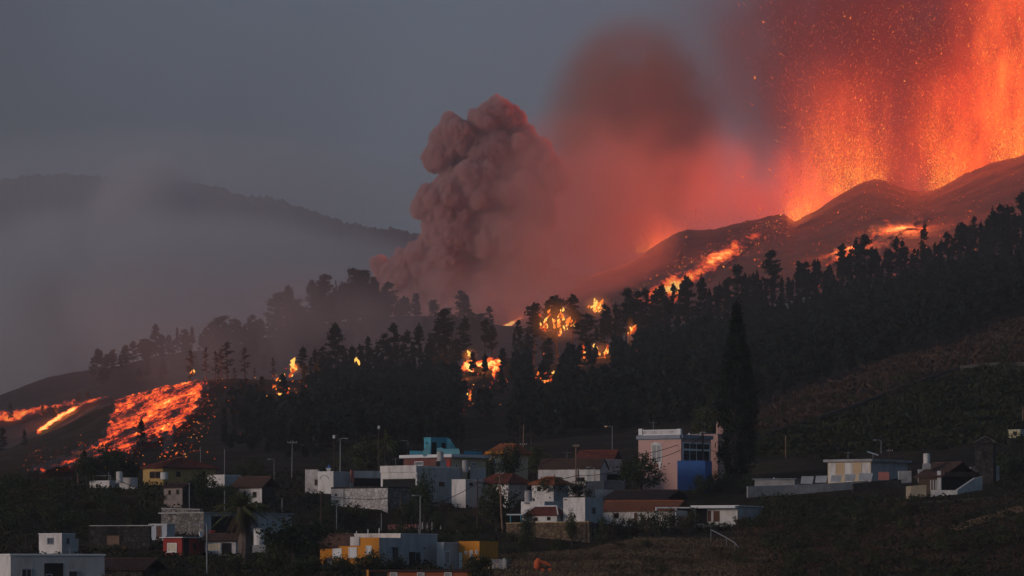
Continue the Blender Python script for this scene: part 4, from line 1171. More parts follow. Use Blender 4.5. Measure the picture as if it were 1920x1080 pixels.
def prism(name, pts, Y, depth, mat, parent):
    """an outline of real depth: front at Y, back at Y + depth"""
    A = [at(x, y, Y) for x, y in pts]; Bk = [a + Vector((0, depth, 0)) for a in A]; n = len(A)
    mb = MB(); mb.add(A + Bk, [tuple(range(n)), tuple(range(2 * n - 1, n - 1, -1))] + [(k, n + k, n + (k + 1) % n, (k + 1) % n) for k in range(n)])
    return mb.build(name, mat, parent)
def base_Y(px, row, fallback=600):
    q = hit(px, row)
    return q.y if q else fallback
def House(label, pl, pc, pr, top, base, th=32, mats=None, Y=None, cat='house', name='house', ridge=None, deep=1.6):
    Y = Y or base_Y(pc, base)
    root = empty(name, at(pc, base, Y), label, cat)
    return root, Blk(root, pl, pc, pr, top, base, Y, th, mats, ridge=ridge, deep=deep)

def tank(px, top, base, wpx, Y, mat, label, name='water_tank', stand=None, lid=True):
    c = at(px, base, Y); r = wpx * Y / F / 2; h = (base - top) * Y / F
    root = empty(name, c, label, 'water tank')
    mb = MB(); n = 18
    mb.tube([c, c + Vector((0, 0, h * 0.02)), c + Vector((0, 0, h * 0.97)), c + Vector((0, 0, h))], [r * 0.98, r, r, r * 0.93], n)
    mb.build('tank', mat, root, smooth=False)
    m2 = MB(); m2.tube([c + Vector((0, 0, h + 0.004)), c + Vector((0, 0, h * 1.03)), c + Vector((0, 0, h * 1.06))], [r * 1.03, r * 0.95, r * 0.3], n); m2.build('lid', mat, root)
    m3 = MB()
    for t in (0.33, 0.66): m3.tube([c + Vector((0, 0, h * t)), c + Vector((0, 0, h * t + 0.06))], r * 1.02, n)
    m3.build('band', mat, root)
    if stand:
        m4 = MB(); hs = stand * Y / F; w = r * 1.15; m4.box(c - Vector((w, w, hs + 0.01)), (2 * w, 0, 0), (0, 2 * w, 0), (0, 0, hs)); m4.build('plinth', concrete, root)
    return root

def wall_run(label, pts, thick, mat, name='wall', cat='wall', capm=None, deep=1.2, cap_h=0.12, base_rows=None):
    """free-standing wall along surveyed points (px, top row, Y); it goes down into the ground"""
    P = [at(*p) for p in pts]
    root = empty(name, Vector((P[0].x, P[0].y, gz(P[0].x, P[0].y))), label, cat)
    mb, mc = MB(), MB()
    for i, (a, b) in enumerate(zip(P, P[1:])):
        d = Vector((b.x - a.x, b.y - a.y, 0)).normalized(); nn = Vector((d.y, -d.x, 0))
        if nn.y > 0: nn = -nn
        k = -nn * thick
        m = 6
        for j in range(m):
            p, q = a + (b - a) * (j / m), a + (b - a) * ((j + 1) / m)
            lo_p, lo_q = min(gz(p.x, p.y), p.z - 0.3) - deep, min(gz(q.x, q.y), q.z - 0.3) - deep
            mb.hexa([Vector((p.x, p.y, lo_p)), Vector((q.x, q.y, lo_q)), Vector((q.x + k.x, q.y + k.y, lo_q)), Vector((p.x + k.x, p.y + k.y, lo_p))], [p, q, q + k, p + k])
        if capm:
            u = Vector((0, 0, 1)); e = nn * 0.06
            mc.hexa([a + e + u * .003, b + e + u * .003, b + k - e + u * .003, a + k - e + u * .003], [a + e + u * cap_h, b + e + u * cap_h, b + k - e + u * cap_h, a + k - e + u * cap_h])
    mb.build('wall', mat, root)
    if capm: mc.build('coping', capm, root)
    return root

def pole(px, top, base, Y, r, mat, label, lean=0, arms=None, name='utility_pole', cat='utility pole', group=None, box=None):
    b, t = at(px, base, Y), at(px + lean, top, Y)
    g = gz(b.x, b.y); root = empty(name, Vector((b.x, b.y, min(b.z, g))), label, cat, group)
    mb = MB(); bb = Vector((b.x, b.y, min(b.z, g) - 0.8)); mb.tube([bb, (bb + t) / 2, t], [r, r * 0.88, r * 0.72], 8); mb.build('shaft', mat, root)
    for (frac, half) in (arms or []):
        c = b + (t - b) * frac; m = MB(); m.box(c + Vector((-half, -r - 0.10, -0.05)), (2 * half, 0, 0), (0, 0.09, 0), (0, 0, 0.10)); arm = m.build('crossarm', mat, root)
        for sx in (-0.9, -0.35, 0.35, 0.9):
            m = MB(); q = c + Vector((sx * half, -r - 0.055, 0.05)); m.tube([q, q + Vector((0, 0, 0.08)), q + Vector((0, 0, 0.16))], [0.03, 0.05, 0.02], 6); m.build('insulator', trim_w, arm)
    if box:
        c = t + Vector((0, 0, -0.15)); m = MB(); w = box * Y / F; m.box(c + Vector((-w / 2, -w / 2, 0)), (w, 0, 0), (0, w, 0), (0, 0, w * 1.35)); m.build('lamp_box', trim_w, root)
    return root
def street_lamp(px, top, base, Y, label, side=-1, mat=None, r=0.09, lit=None, head=0.55):
    b, t = at(px, base, Y), at(px, top, Y); g = gz(b.x, b.y)
    root = empty('street_lamp', Vector((b.x, b.y, min(b.z, g))), label, 'street lamp')
    m = MB(); bb = Vector((b.x, b.y, min(b.z, g) - 0.6)); m.tube([bb, t], [r, r * 0.65], 8); m.build('post', mat or steel_w, root)
    m = MB(); e = t + Vector((side * head * 0.9, -0.15, 0.10)); m.tube([t - Vector((0, 0, 0.05)), t + Vector((side * 0.2, -0.04, 0.07)), e], 0.045, 6); m.build('arm', mat or steel_w, root)
    m = MB(); m.box(e + Vector((-0.35 if side < 0 else 0, -0.14, -0.10)), (0.55 * 0.8, 0, 0), (0, 0.26, 0), (0, 0, 0.14)); h = m.build('lamp_head', mat or steel_w, root)
    m = MB(); m.box(e + Vector((-0.31 if side < 0 else 0.04, -0.11, -0.125)), (0.36, 0, 0), (0, 0.20, 0), (0, 0, 0.024)); m.build('lens', lit or glass, h)
    return root
def cable(pts, sag, label, r=0.042):
    m = MB()
    for a, b in zip(pts, pts[1:]):
        a, b = at(*a), at(*b)
        m.tube([a + (b - a) * t - Vector((0, 0, sag * 4 * t * (1 - t))) for t in np.linspace(0, 1, 12)], r, 4, cap=False)
    return tag(m.build('power_cable', surf_cable), label, 'power cable')
surf_cable = surf('cable_rubber', (0.03, 0.03, 0.03), (0.02, 0.02, 0.02), bump=0)
# ------------------------------------------------------------------ the houses, nearest first
# white flat house in the lower left corner
r_, b = House('long white flat roofed house cut off by the lower left corner', -40, 20, 196, 1041, 1112, 68, [plaster, plaster_grey_shaded], Y=440)
b.cap(trim_w, 0.16, 0.10)
b.win('R', 40, 1066, 60, 1084, trim_grey, glass, bars=1); b.win('R', 128, 1070, 146, 1088, trim_grey, glass)
b.slab('R', 83, 1056, 118, 1100, 0.03, shade, 'porch_shade')
b.win('R', 86, 1076, 98, 1100, trim_grey, glass, 'door', pname='panel')
# white box shed
r_, b = House('small white cube shed with one square window, below the dark stone building', 73, 116, 141, 1001, 1042, 38, [plaster, plaster_grey_shaded], cat='shed', name='shed')
b.win('L', 89, 1008, 101, 1021, trim_grey, glass, bars=1); b.win('R', 124, 1008, 130, 1021, trim_grey, glass); b.cap(trim_w, 0.10, 0.05)
Blk(r_, 139.5, 141, 147, 1010, 1042, b.Y + 2.5, 38, [plaster_grey_shaded], name='annex')
# dark stone building
r_, b = House('long dark stone building with thin pale roof edge and plywood panel', 171, 281, 284, 986, 1030, 8, [rub_dark])
b.cap(plaster_old, 0.10, 0.20)
b.slab('L', 201, 988, 220, 1003, 0.04, shade, 'opening_shade'); b.win('L', 199, 1003, 225, 1023, trim_dark, surf('plywood', (0.26, 0.15, 0.10), (0.19, 0.11, 0.075), scale=1.0, bump=0.1), 'hatch', pname='panel')
b.slab('L', 228, 1024, 238, 1034, 0.05, door_brown, 'door')
# tin shed with brown door
r_, b = House('white tin shed with brown door at the end of the dark stone building', 281, 313, 328, 983, 1014, 30, [tin, plaster_grey_shaded], cat='shed', name='shed')
b.door('L', 293, 985, 303.5, 1013, door_brown, trim_grey); b.cap(trim_w, 0.08, 0.12)
# red house
r_, b = House('low red house with pale lit window and white roof edge', 306, 341, 384, 1008, 1042, 28, [red_p, red_p], ridge=None)
b.win('L', 314, 1018, 332, 1035, trim_w, lit_curtain, bars=2, sill=True); b.slab('R', 344, 1010, 353.5, 1042, 0.04, shade, 'porch_shade')
b.win('R', 360, 1017, 368, 1032, surf('dull_red_frame', (0.30, 0.06, 0.05), bump=0), shade); b.cap(trim_w, 0.09, 0.30)
m = MB(); q = at(397, 1008, b.Y + 5); m.box(q - Vector((0.28, 0.28, 0.4)), (0.56, 0, 0), (0, 0.56, 0), (0, 0, 0.95)); ch = m.build('chimney', red_p, r_)
m = MB(); q = at(397, 997, b.Y + 5); m.box(q - Vector((0.36, 0.36, 0)), (0.72, 0, 0), (0, 0.72, 0), (0, 0, 0.14)); m.build('chimney_cap', red_p, ch)
Yr = b.Y
r_, b = House('low cottage with pale roof edge and lit window right of the red house', 384, 442, 452, 1013, 1040, 14, [plaster_old, plaster_grey_shaded], Y=Yr + 2)
b.win('L', 389, 1018, 414, 1034, trim_w, lit_curtain, bars=3); b.slab('L', 416, 1018, 434, 1040, 0.04, shade, 'porch_shade'); b.tiles(tile_brown, 'gable', 0.4, ridge=1003)
m = MB(); q = at(374, 1003, Yr + 3); m.tube([q, q + Vector((0.1, -0.05, 0.05)), q + Vector((0.22, -0.12, 0.1))], [0.02, 0.3, 0.34], 12); m2 = MB(); m2.tube([q - Vector((0, 0, 0.9)), q], 0.04, 6)
d = empty('satellite_dish', q - Vector((0, 0, 0.9)), 'white satellite dish on the red house roof', 'satellite dish'); m.build('dish', trim_w, d); m2.build('mast', steel_g, d)
tank(486, 992, 1022, 21, Yr - 2, plaster, 'white round tank on a block behind the palm trunk', stand=14)
# stone building with flat slab
r_, b = House('flat roofed rubble building with long pale slab behind the palm', 302, 382, 546, 962, 1004, 42, [rub_grey, plaster_grey_shaded], deep=1.0)
b.cap(concrete, 0.16, 0.25); b.slab('R', 396, 968, 440, 1003, 0.04, shade, 'porch_shade'); b.slab('R', 528, 971, 545, 986, 0.25, plaster, 'pier'); b.slab('R', 450, 975, 468, 990, 0.06, door_brown, 'door')
wall_run('rough rubble parapet standing on the flat slab building', [(303, 954, b.Y + 6), (375, 956, b.Y + 3)], 0.4, rub_grey, deep=0.2, capm=concrete)
# small beige stone house
r_, b = House('small beige house with two narrow windows below the yellow house', 307, 342, 363, 913, 952, 34, [surf('beige_render', (0.36, 0.29, 0.24), (0.22, 0.175, 0.15), scale=0.7, bump=0.3), rub_dark], ridge=None)
b.win('L', 316, 919, 320.5, 928, trim_dark, shade); b.win('L', 331, 918, 335.5, 927, trim_dark, shade); b.tiles(tile_dark, 'gable', 0.2, ridge=908)
# yellow house
r_, b = House('yellow ochre house with hipped red roof and arched porch below the lava', 268, 306, 404, 876, 910, 52, [ochre_p, ochre_p], deep=1.0)
b.tiles(tile_red, 'hip', 0.45, ridge=860, inset=0.45)
for (x0, x1) in ((281, 291), (292, 303)):
    b.win('L', x0, 884, x1, 897, door_brown, shade, 'arch', pname='opening_shade')
b.win('R', 330, 884, 338, 894, trim_dark, shade); b.win('R', 375, 885, 383, 895, trim_dark, shade)
Yy = b.Y
tank(308, 886, 899, 15, Yy - 12, plaster, 'low white tank in front of the yellow house')
tank(224, 885, 903, 12.5, Yy - 14, plaster, 'upright white tank left of the yellow house', stand=3)
r_, b = House('low white building with open roof frame left of the upright tank', 168, 205, 224, 902, 916, 40, [plaster, plaster_grey_shaded], Y=Yy - 10)
b.cap(trim_w, 0.1, 0.06)
fr = empty('pergola_frame', at(175, 902, Yy - 8), 'thin steel pergola frame on the low white building', 'pergola')
for x, y in ((175, 892), (207, 892), (204, 885)):
    m = MB(); m.tube([at(x, 904, Yy - 8), at(x, y, Yy - 8)], 0.05, 6); m.build('post', steel_w, fr)
m = MB(); m.tube([at(174, 892, Yy - 8), at(208, 892, Yy - 8)], 0.05, 6); m.build('beam', steel_w, fr)
r_, b = House('low beige block wall room between the white tank and the dark bushes', 224, 253, 258, 896, 912, 20, [plaster_old], Y=Yy - 13, cat='outbuilding', name='outbuilding')
b.cap(plaster_old, 0.08, 0.03)
# white house and tiled house
r_, b = House('white flat house right of the yellow house', 388, 421, 452, 893, 916, 48, [plaster, plaster_grey_shaded]); b.parapet(plaster, 0.25); b.win('L', 398, 903, 405, 911, trim_dark, shade)
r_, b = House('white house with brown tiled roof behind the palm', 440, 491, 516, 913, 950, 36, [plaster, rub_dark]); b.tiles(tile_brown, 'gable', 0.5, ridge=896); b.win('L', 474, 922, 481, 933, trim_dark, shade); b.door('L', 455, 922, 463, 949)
# white complex on the left of centre
r_, b = House('white house with arch outline and blunt gable at the left end of the white cluster', 572, 596, 600, 880, 925, 14, [plaster_old, plaster_grey_shaded])
b.win('L', 590, 899, 595, 910, trim_dark, door_brown); b.cap(tile_dark, 0.10, 0.06)
k = Blk(r_, 596, 625, 656, 884, 925, b.Y - 3, 36, [plaster, plaster_grey_shaded]); k.cap(trim_w, 0.05, 0.02)
m = MB()
for i in range(14):
    a0, a1 = math.pi * (0.05 + 0.9 * i / 14), math.pi * (0.05 + 0.9 * (i + 1) / 14)
    P = [k.pt('L', 608 - 8.5 * math.cos(a), 900 - 9 * math.sin(a)) + k.nrm('L') * 0.05 for a in (a0, a1)]
    m.tube(P, 0.05, 5)
m.build('arch_moulding', plaster_old, r_)
Yw = b.Y
cp = empty('chimney_cowl', at(616, 884, Yw), 'little white chimney with blue conical cap on the white house', 'chimney')
m = MB(); q = at(616, 884, Yw); m.box(q - Vector((0.25, 0.25, 0.1)), (0.5, 0, 0), (0, 0.5, 0), (0, 0, 0.45)); m.build('flue', plaster, cp)
m = MB(); m.box(q + Vector((-0.36, -0.36, 0.36)), (0.72, 0, 0), (0, 0.72, 0), (0, 0, 0.1)); m.build('ledge', plaster, cp)
m = MB(); m.tube([q + Vector((0.05, 0, 0.47)), q + Vector((0.1, 0, 0.95))], [0.3, 0.04], 8); m.build('cap', blue_p, cp)
r_, b = House('white walled terrace room with open dark front above the rubble wall', 656, 659, 716, 886, 916, 60, [plaster, plaster_grey_shaded], Y=Yw - 1)
b.slab('R', 663, 897, 714, 912, 0.05, shade, 'opening_shade'); b.slab('R', 659, 883, 716, 896, 0.14, plaster, 'fascia'); b.slab('R', 656.5, 882, 662, 905, 0.3, salmon_p, 'pier')
# whitewashed rubble retaining block
r_, b = House('big whitewashed rubble retaining wall block with grey return face', 621, 727, 781, 915, 962, 30, [rub_white, rub_grey], cat='retaining wall', name='retaining_block', deep=0.8)
b.cap(rub_dark, 0.22, 0.02); b.slab('L', 622, 917, 645, 951, 0.12, plaster_old, 'rendered_end'); b.slab('L', 629, 926, 633, 930, 0.16, shade, 'drain_hole')
Yb = b.Y
# big white house
r_, b = House('large white house with two banded parapets and long shaded grey side', 714, 782, 867, 876, 925, 42, [plaster, plaster_grey_shaded], Y=Yb + 9)
b.parapet(plaster, 0.2)
b.slab('L', 714, 873, 782, 886, 0.16, plaster, 'upper_band'); b.slab('L', 716, 889, 781, 897, 0.10, plaster, 'lower_band'); b.slab('L', 718, 898, 779, 916, 0.03, shade, 'porch_shade')
b.win('R', 823, 904, 833, 912, trim_dark, door_brown)
k = Blk(r_, 847, 873, 908, 899, 925, b.Y - 3.5, 40, [plaster, plaster_grey_shaded], name='annex'); k.win('R', 880, 905, 886, 911, trim_dark, shade); k.cap(trim_w, 0.06, 0.03)
k2 = Blk(r_, 879, 881, 911, 876, 902, b.Y + 7, 60, [plaster_grey_shaded], name='annex'); k2.slab('R', 876, 882, 881, 900, 0.05, trim_dark, 'door')
Yg = b.Y
# turquoise topped house
r_, b = House('two coloured house with turquoise roof terrace, stair and cabin', 757, 846, 912, 857, 890, 40, [brown_p, cream_p], Y=Yg + 22)
b.cap(trim_w, 0.42, 0.45, 'cornice')
b.win('L', 778, 865, 794, 873, trim_w, glass, bars=3); b.win('R', 883, 867, 894, 874, trim_w, curtain); b.door('L', 836, 862, 845, 880, red_p, brown_p); b.win('R', 853, 870, 857, 878, trim_w, shade)
Yt = b.Y
t1 = Blk(r_, 795, 808, 839, 821, 855, Yt + 3, 62, [turq_p, turq_p], name='roof_cabin', deep=None)
t1.cap(turq_p, 0.12, 0.06, 'cabin_roof')
t1.slab('R', 809, 829, 818, 853, 0.04, shade, 'door'); t1.win('R', 826, 829, 837, 842, turq_p, shade); t1.win('L', 798, 828, 802, 833, turq_p, shade)
turq_l = surf('pale_turquoise', (0.20, 0.46, 0.50), (0.16, 0.38, 0.42), scale=0.5, bump=0.1)
prism('stair_parapet', [(793, 855), (793, 846), (803, 831), (805, 831), (805, 855)], Yt + 2.2, 0.5, turq_l, r_)
prism('stair_slope', [(838, 855), (838, 821.5), (844, 823), (862, 850), (862, 855)], Yt + 7, 2.5, turq_p, r_)
prism('terrace_parapet', [(819, 855), (819, 840), (829, 839), (831, 842), (860, 841), (862, 846), (862, 855)], Yt + 1.6, 0.35, turq_l, r_)
prism('terrace_parapet', [(768, 856), (768, 845), (796, 846), (796, 855)], Yt + 5, 0.3, turq_p, r_)
prism('terrace_parapet', [(870, 855), (870, 845), (903, 847), (903, 856)], Yt + 8, 0.3, turq_p, r_)
tank(825.5, 847, 864, 12.5, Yg + 9, tank_g, 'grey cylinder tank on the pale cabin below the turquoise terrace')
r_, b = House('small grey stair cabin with dark door under the grey cylinder tank', 817, 825, 837, 864, 884, 30, [trim_dark, plaster_grey_shaded], Y=Yg + 8, cat='cabin', name='stair_cabin')
b.slab('L', 818, 866, 824.5, 880, 0.05, shade, 'door'); b.cap(concrete, 0.08, 0.05)
tank(872.5, 864, 886, 12, Yg + 6, tank_g, 'grey cylinder tank at the right end of the large white house')
# yellow house with orange tiles
r_, b = House('yellow house with orange hipped tiles half hidden by dark trees', 915, 960, 990, 851, 892, 46, [cream_p, cream_p], Y=Yt + 10)
b.tiles(tile_orange, 'hip', 0.5, ridge=834, inset=0.4)
b.win('L', 922, 862, 930, 876, trim_w, curtain); b.win('L', 938, 861, 946, 876, trim_w, curtain, bars=1); b.win('R', 966, 862, 973, 876, trim_w, glass)
b.slab('L', 915, 846, 962, 851, 0.5, orange_p, 'eaves_band')
# low hipped roofs in the middle
r_, b = House('low house with broad dark red hipped roof below the yellow house', 903, 953, 988, 905, 925, 50, [plaster, plaster_grey_shaded], Y=Yg - 4); b.tiles(tile_red, 'hip', 0.5, ridge=890, inset=0.45); b.win('L', 918, 909, 925, 918, trim_dark, shade)
r_, b = House('cottage with small orange red hipped roof between two trees', 997, 1038, 1066, 907, 930, 40, [plaster, plaster_grey_shaded], Y=Yg - 6); b.tiles(tile_orange, 'hip', 0.4, ridge=896, inset=0.5); b.win('L', 1008, 912, 1014, 921, trim_dark, shade)
# white house with long brown tile roof
r_, b = House('long white house with brown gabled tile roof and bare gable end', 1009, 1125, 1141, 878, 912, 18, [plaster, plaster_grey_shaded], Y=Yg + 8, ridge=862); b.tiles(tile_brown, 'gable', 0.12, capm=tile_brown)
b.win('L', 1040, 895, 1053, 903, trim_dark, shade); b.win('L', 1080, 895, 1096, 903, trim_dark, shade); b.slab('L', 1083, 881, 1085, 895, 0.08, trim_dark, 'downpipe')
Yl = b.Y
r_, b = House('open garage with corrugated edge beside the brown gabled house', 1130, 1133, 1172, 888, 918, 75, [plaster_grey_shaded, concrete], Y=Yl + 3, cat='garage', name='garage')
b.slab('R', 1134, 890, 1170, 900, 0.05, shade, 'opening_shade'); b.cap(tin, 0.10, 0.3)
r_, b = House('white sloping topped house behind the brown gabled roof', 1106, 1122, 1168, 862, 890, 58, [plaster, plaster_old], Y=Yl + 18); b.parapet(plaster, 0.1)
r_, b = House('house of which only a red tile strip shows behind the white sloping one', 1084, 1148, 1160, 861, 880, 20, [plaster_old, plaster_old], Y=Yl + 34); b.tiles(tile_red, 'gable', 0.4, ridge=846)
wall_run('grey concrete yard wall in two steps below the open garage', [(1098, 903, Yl - 2), (1132, 901, Yl - 1), (1172, 903, Yl + 3)], 0.3, concrete, deep=2)
wall_run('pale block wall above the long red roof', [(1118, 917, Yl - 10), (1180, 920, Yl - 8)], 0.3, plaster_old, deep=3)
# two tier white house, tank, tiled front
Yc = base_Y(1098, 980)
r_, b = House('low white flat house under a grey block shaped water tank', 977, 1021, 1060, 941, 968, 40, [plaster, plaster_grey_shaded], Y=Yc + 8); b.parapet(plaster, 0.08)
tank(990.5, 921, 942, 14, Yc + 10, tank_g, 'grey tank standing on the low white flat house', stand=2)
r_, b = House('white cottage with dark red tiles and white ridge lines', 986, 1044, 1062, 965, 985, 26, [plaster, plaster_grey_shaded], Y=Yc + 1.5); b.tiles(tile_red, 'hip', 0.3, ridge=951, inset=0.35, capm=trim_w); b.win('L', 1002, 970, 1008, 977, trim_dark, shade); b.win('L', 1026, 969, 1032, 976, trim_dark, shade)
r_, b = House('white two storey cube with one dark window in its shaded grey side', 1056, 1097, 1131, 933, 982, 40, [plaster, plaster_grey_shaded], Y=Yc, cat='house'); b.parapet(plaster, 0.04); b.win('R', 1109, 951, 1116.5, 964, trim_grey, glass); b.slab('L', 1057.5, 936, 1063, 938, 0.05, trim_dark, 'vent')
# little porch
pc_ = empty('porch', at(955, 985, Yc + 2), 'small white porch roof on thin blue posts', 'porch')
m = MB(); m.box(at(950, 966, Yc + 2), (1.9, 0, 0), (0, 2.0, 0), (0, 0, 0.16)); m.build('canopy', trim_w, pc_)
for x in (957, 977):
    m = MB(); m.tube([at(x, 992, Yc + 2.1), at(x, 966, Yc + 2.1)], 0.09, 6); m.build('post', turq_p, pc_)
# brown retaining wall
wall_run('long brown rubble retaining wall with pale coping under the white cube', [(949, 982, Yc - 9), (1105, 979, Yc - 16.5)], 0.5, rub_brown, cat='retaining wall', capm=surf('pale_coping', (0.46, 0.33, 0.17), (0.34, 0.24, 0.13), scale=1.2, bump=0.2), deep=2.5)
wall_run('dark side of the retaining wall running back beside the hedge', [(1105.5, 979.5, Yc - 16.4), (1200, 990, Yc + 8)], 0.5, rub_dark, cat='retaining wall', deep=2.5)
# long red tiled house with flat end
r_, b = House('long low white house with bright red tile roof behind the hedge', 1126, 1262, 1290, 956, 984, 14, [plaster, plaster], Y=Yc + 12); b.tiles(tile_orange, 'gable', 0.4, ridge=941)
b.door('L', 1188, 960, 1197, 982); b.win('L', 1150, 962, 1160, 972, trim_dark, shade); Yq = b.Y
r_, b = House('white flat roofed house with two brown shutters at the end of the hedge', 1300, 1383, 1427, 949, 984, 22, [plaster, plaster_grey_shaded], Y=Yq - 3); b.cap(trim_w, 0.14, 0.25)
b.slab('L', 1300, 948.5, 1384, 953, 1.1, trim_w, 'porch_roof'); b.win('L', 1327, 958, 1333, 978, door_brown, door_brown, 'shutter', pname='panel'); b.win('L', 1338, 958, 1349, 978, door_brown, door_brown, 'shutter', pname='panel'); b.slab('L', 1305, 954, 1326, 982, 0.03, shade, 'porch_shade')
for x in (1231, 1268):
    m = MB(); m.tube([at(x, 984, Yq - 3), at(x, 953, Yq - 3)], 0.14, 4); m.build('post', trim_w, r_)
m = MB(); m.box(at(1230, 953, Yq - 3.2), (4.6, 0, 0), (0, 2.2, 0), (0, 0, 0.16)); m.build('canopy', trim_w, r_)
r_, b = House('dark red roofed house behind the long red tiled house', 1132, 1245, 1290, 935, 955, 20, [rub_brown, rub_dark], Y=Yq + 16); b.tiles(tile_dark, 'gable', 0.4, ridge=921)
wall_run('brown mud wall between the red roofs and the pink house', [(1180, 921, Yq + 34), (1275, 919, Yq + 32), (1330, 921, Yq + 36)], 0.4, rub_brown, deep=2)
# pink house
Yp = base_Y(1270, 921)
r_, b = House('tall pink house with white balustrade and glazed side gallery', 1197, 1277, 1333, 824, 926, 36, [pink_p, pink_p], Y=Yp)
b.slab('L', 1196, 816, 1277.8, 823, 0.38, trim_grey, 'cornice'); b.slab('R', 1276.3, 816, 1334, 823, 0.32, trim_grey, 'cornice')
m = MB(); B = [Vector((q.x, q.y, b.z1 - 0.02)) for q in b.outline(0.0)]; m.hexa(B, [q + Vector((0, 0, 0.62)) for q in B]); m.build('roof', plaster_grey_shaded, b.root)
for (x0, x1) in ((1198, 1205), (1270, 1277)): b.slab('L', x0, 804, x1, 816, 0.12, trim_w, 'pier', sink=0.3)
bal = b.slab('L', 1205, 805.5, 1270, 807.5, 0.06, trim_w, 'balustrade', sink=0.16); b.slab('L', 1205, 814, 1270, 816, 0.06, trim_w, 'rail', bal, sink=0.16)
b.slab('L', 1235.5, 807.5, 1238.5, 814, 0.05, trim_w, 'post', bal, sink=0.14); b.slab('L', 1206, 807.5, 1269, 814, 0.0, plaster_old, 'panel', bal, sink=0.12)
w = b.win('L', 1222, 833, 1241, 868, trim_w, curtain, bars=1, fw=0.13); m = MB(); q0, q1, q2 = [b.pt('L', *p) + b.nrm('L') * 0.02 for p in ((1220, 833), (1243, 833), (1231, 829))]; n_ = b.nrm('L') * 0.2
m.add([q0, q1, q2, q0 + n_, q1 + n_, q2 + n_], [(0, 2, 1), (3, 4, 5), (0, 1, 4, 3), (1, 2, 5, 4), (2, 0, 3, 5)]); m.build('pediment', trim_w, w)
b.slab('L', 1236.5, 868, 1240, 880, 0.12, trim_w, 'jamb')
Yb2 = b.Y
g = b.win('R', 1280, 830, 1331, 868, trim_w, glass, 'gallery_window', fw=0.16, bars=3, pname='pane')
b.slab('R', 1280, 842, 1331, 845.5, 0.10, trim_w, 'transom', g)
# blue wall
r_, b = House('bright blue block wall room against the foot of the pink house', 1270, 1322, 1335, 864, 930, 14, [blue_p, blue_p], Y=Yb2 - 4, cat='outbuilding', name='outbuilding'); b.cap(blue_p, 0.06, 0.03)
r_, b = House('pink rear wing with tall chimney gable left of the cypress', 1288, 1346, 1362, 814, 890, 16, [pink_p, pink_p], Y=Yb2 + 14); b.cap(trim_grey, 0.08, 0.05)
prism('gable_stack', [(1345, 850), (1345, 790), (1348, 784), (1351, 786), (1356, 806), (1358, 850)], Yb2 + 17, 3.5, pink_p, r_)
b.slab('L', 1291, 812, 1293.5, 830, 0.1, trim_w, 'downpipe'); b.slab('L', 1312, 812, 1315, 826, 0.16, trim_w, 'finial')
# white flat building on the right
Yf = base_Y(1633, 908)
r_, b = House('cream flat roofed house with two tan panels right of the cypress', 1552, 1633, 1702, 865, 910, 34, [cream_p, plaster_grey_shaded], Y=Yf)
b.mats = None
b.cap(concrete, 0.34, 0.45)
for (x0, x1) in ((1554, 1567), (1584, 1599), (1616, 1631)): b.slab('L', x0, 867.5, x1, 905, 0.03, plaster, 'white_panel')
b.win('L', 1568, 869, 1583, 888, cream_p, surf('tan_shutter', (0.60, 0.42, 0.25), (0.52, 0.36, 0.21), bump=0), 'shutter', pname='panel'); b.win('L', 1600, 868, 1615, 886, cream_p, bpy.data.materials['tan_shutter'], 'shutter', pname='panel')
so = empty('solar_panel', at(1640, 860, Yf + 8), 'tilted grey panel on the cream flat roof', 'solar panel')
m = MB(); m.hexa([at(1626, 848, Yf + 7), at(1647, 855, Yf + 7), at(1647, 854, Yf + 9), at(1626, 847, Yf + 9)], [at(1626, 846, Yf + 7), at(1647, 853, Yf + 7), at(1647, 852, Yf + 9), at(1626, 845, Yf + 9)]); m.build('panel', tin, so)
m = MB(); m.tube([at(1637, 862, Yf + 8), at(1637, 851, Yf + 8)], 0.05, 6); m.build('post', steel_g, so)
# long grey yard wall with leaning panels
wall_run('long grey yard wall with rising foot in front of the cream house', [(1402, 912, Yf - 12), (1470, 910, Yf - 10), (1560, 906, Yf - 8), (1628, 901, Yf - 6)], 0.3, concrete, deep=2.0)
for i, (x0, x1, y0, y1, lab) in enumerate([(1500, 1526, 893, 907, 'first leaning concrete panel from the left on the yard wall'), (1527, 1552, 892, 905, 'second leaning concrete panel from the left on the yard wall'), (1556, 1579, 891, 903.5, 'third leaning concrete panel from the left on the yard wall'), (1582, 1605, 889, 902, 'fourth leaning concrete panel from the left on the yard wall'), (1608, 1637, 887, 901, 'widest concrete panel at the right end of the yard wall')]):
    pn = MB(); Yv = Yf - 7.0 + i * 0.2; A = [at(x0 + 1, y1, Yv), at(x1 - 3, y1, Yv), at(x1, y0, Yv + 0.9), at(x0 + 3, y0, Yv + 0.9)]
    pn.hexa([q - Vector((0, 0.08, 0)) for q in A], [q + Vector((0, 0.08, 0)) for q in A])
    tag(pn.build('leaning_slab', plaster_grey_shaded), lab, 'concrete panel', 'concrete panels leaning on the yard wall')
r_, b = House('low grey shed roof on poles left of the leaning panels', 1415, 1490, 1500, 898, 908, 10, [concrete, concrete], Y=Yf - 6, cat='shed', name='shed'); b.cap(tin, 0.06, 0.3)
rb = MB(); rb.box(at(1647, 900, Yf - 6), (20 * Yf / F, 0, 0), (0, 0.1, 0), (0, 0, 15 * Yf / F)); tag(rb.build('board', salmon_p), 'red board standing against the cream house', 'board')
for (x0, x1, y0, y1, lab) in [(1685, 1709, 883, 898, 'left pale block of wall right of the dark pole'), (1722, 1746, 880, 896, 'pale block wall under the right white tank')]:
    wall_run(lab, [(x0, y0, Yf - 3), (x1, y0 - 0.5, Yf - 2.6)], 0.25, plaster_old, deep=1.0)
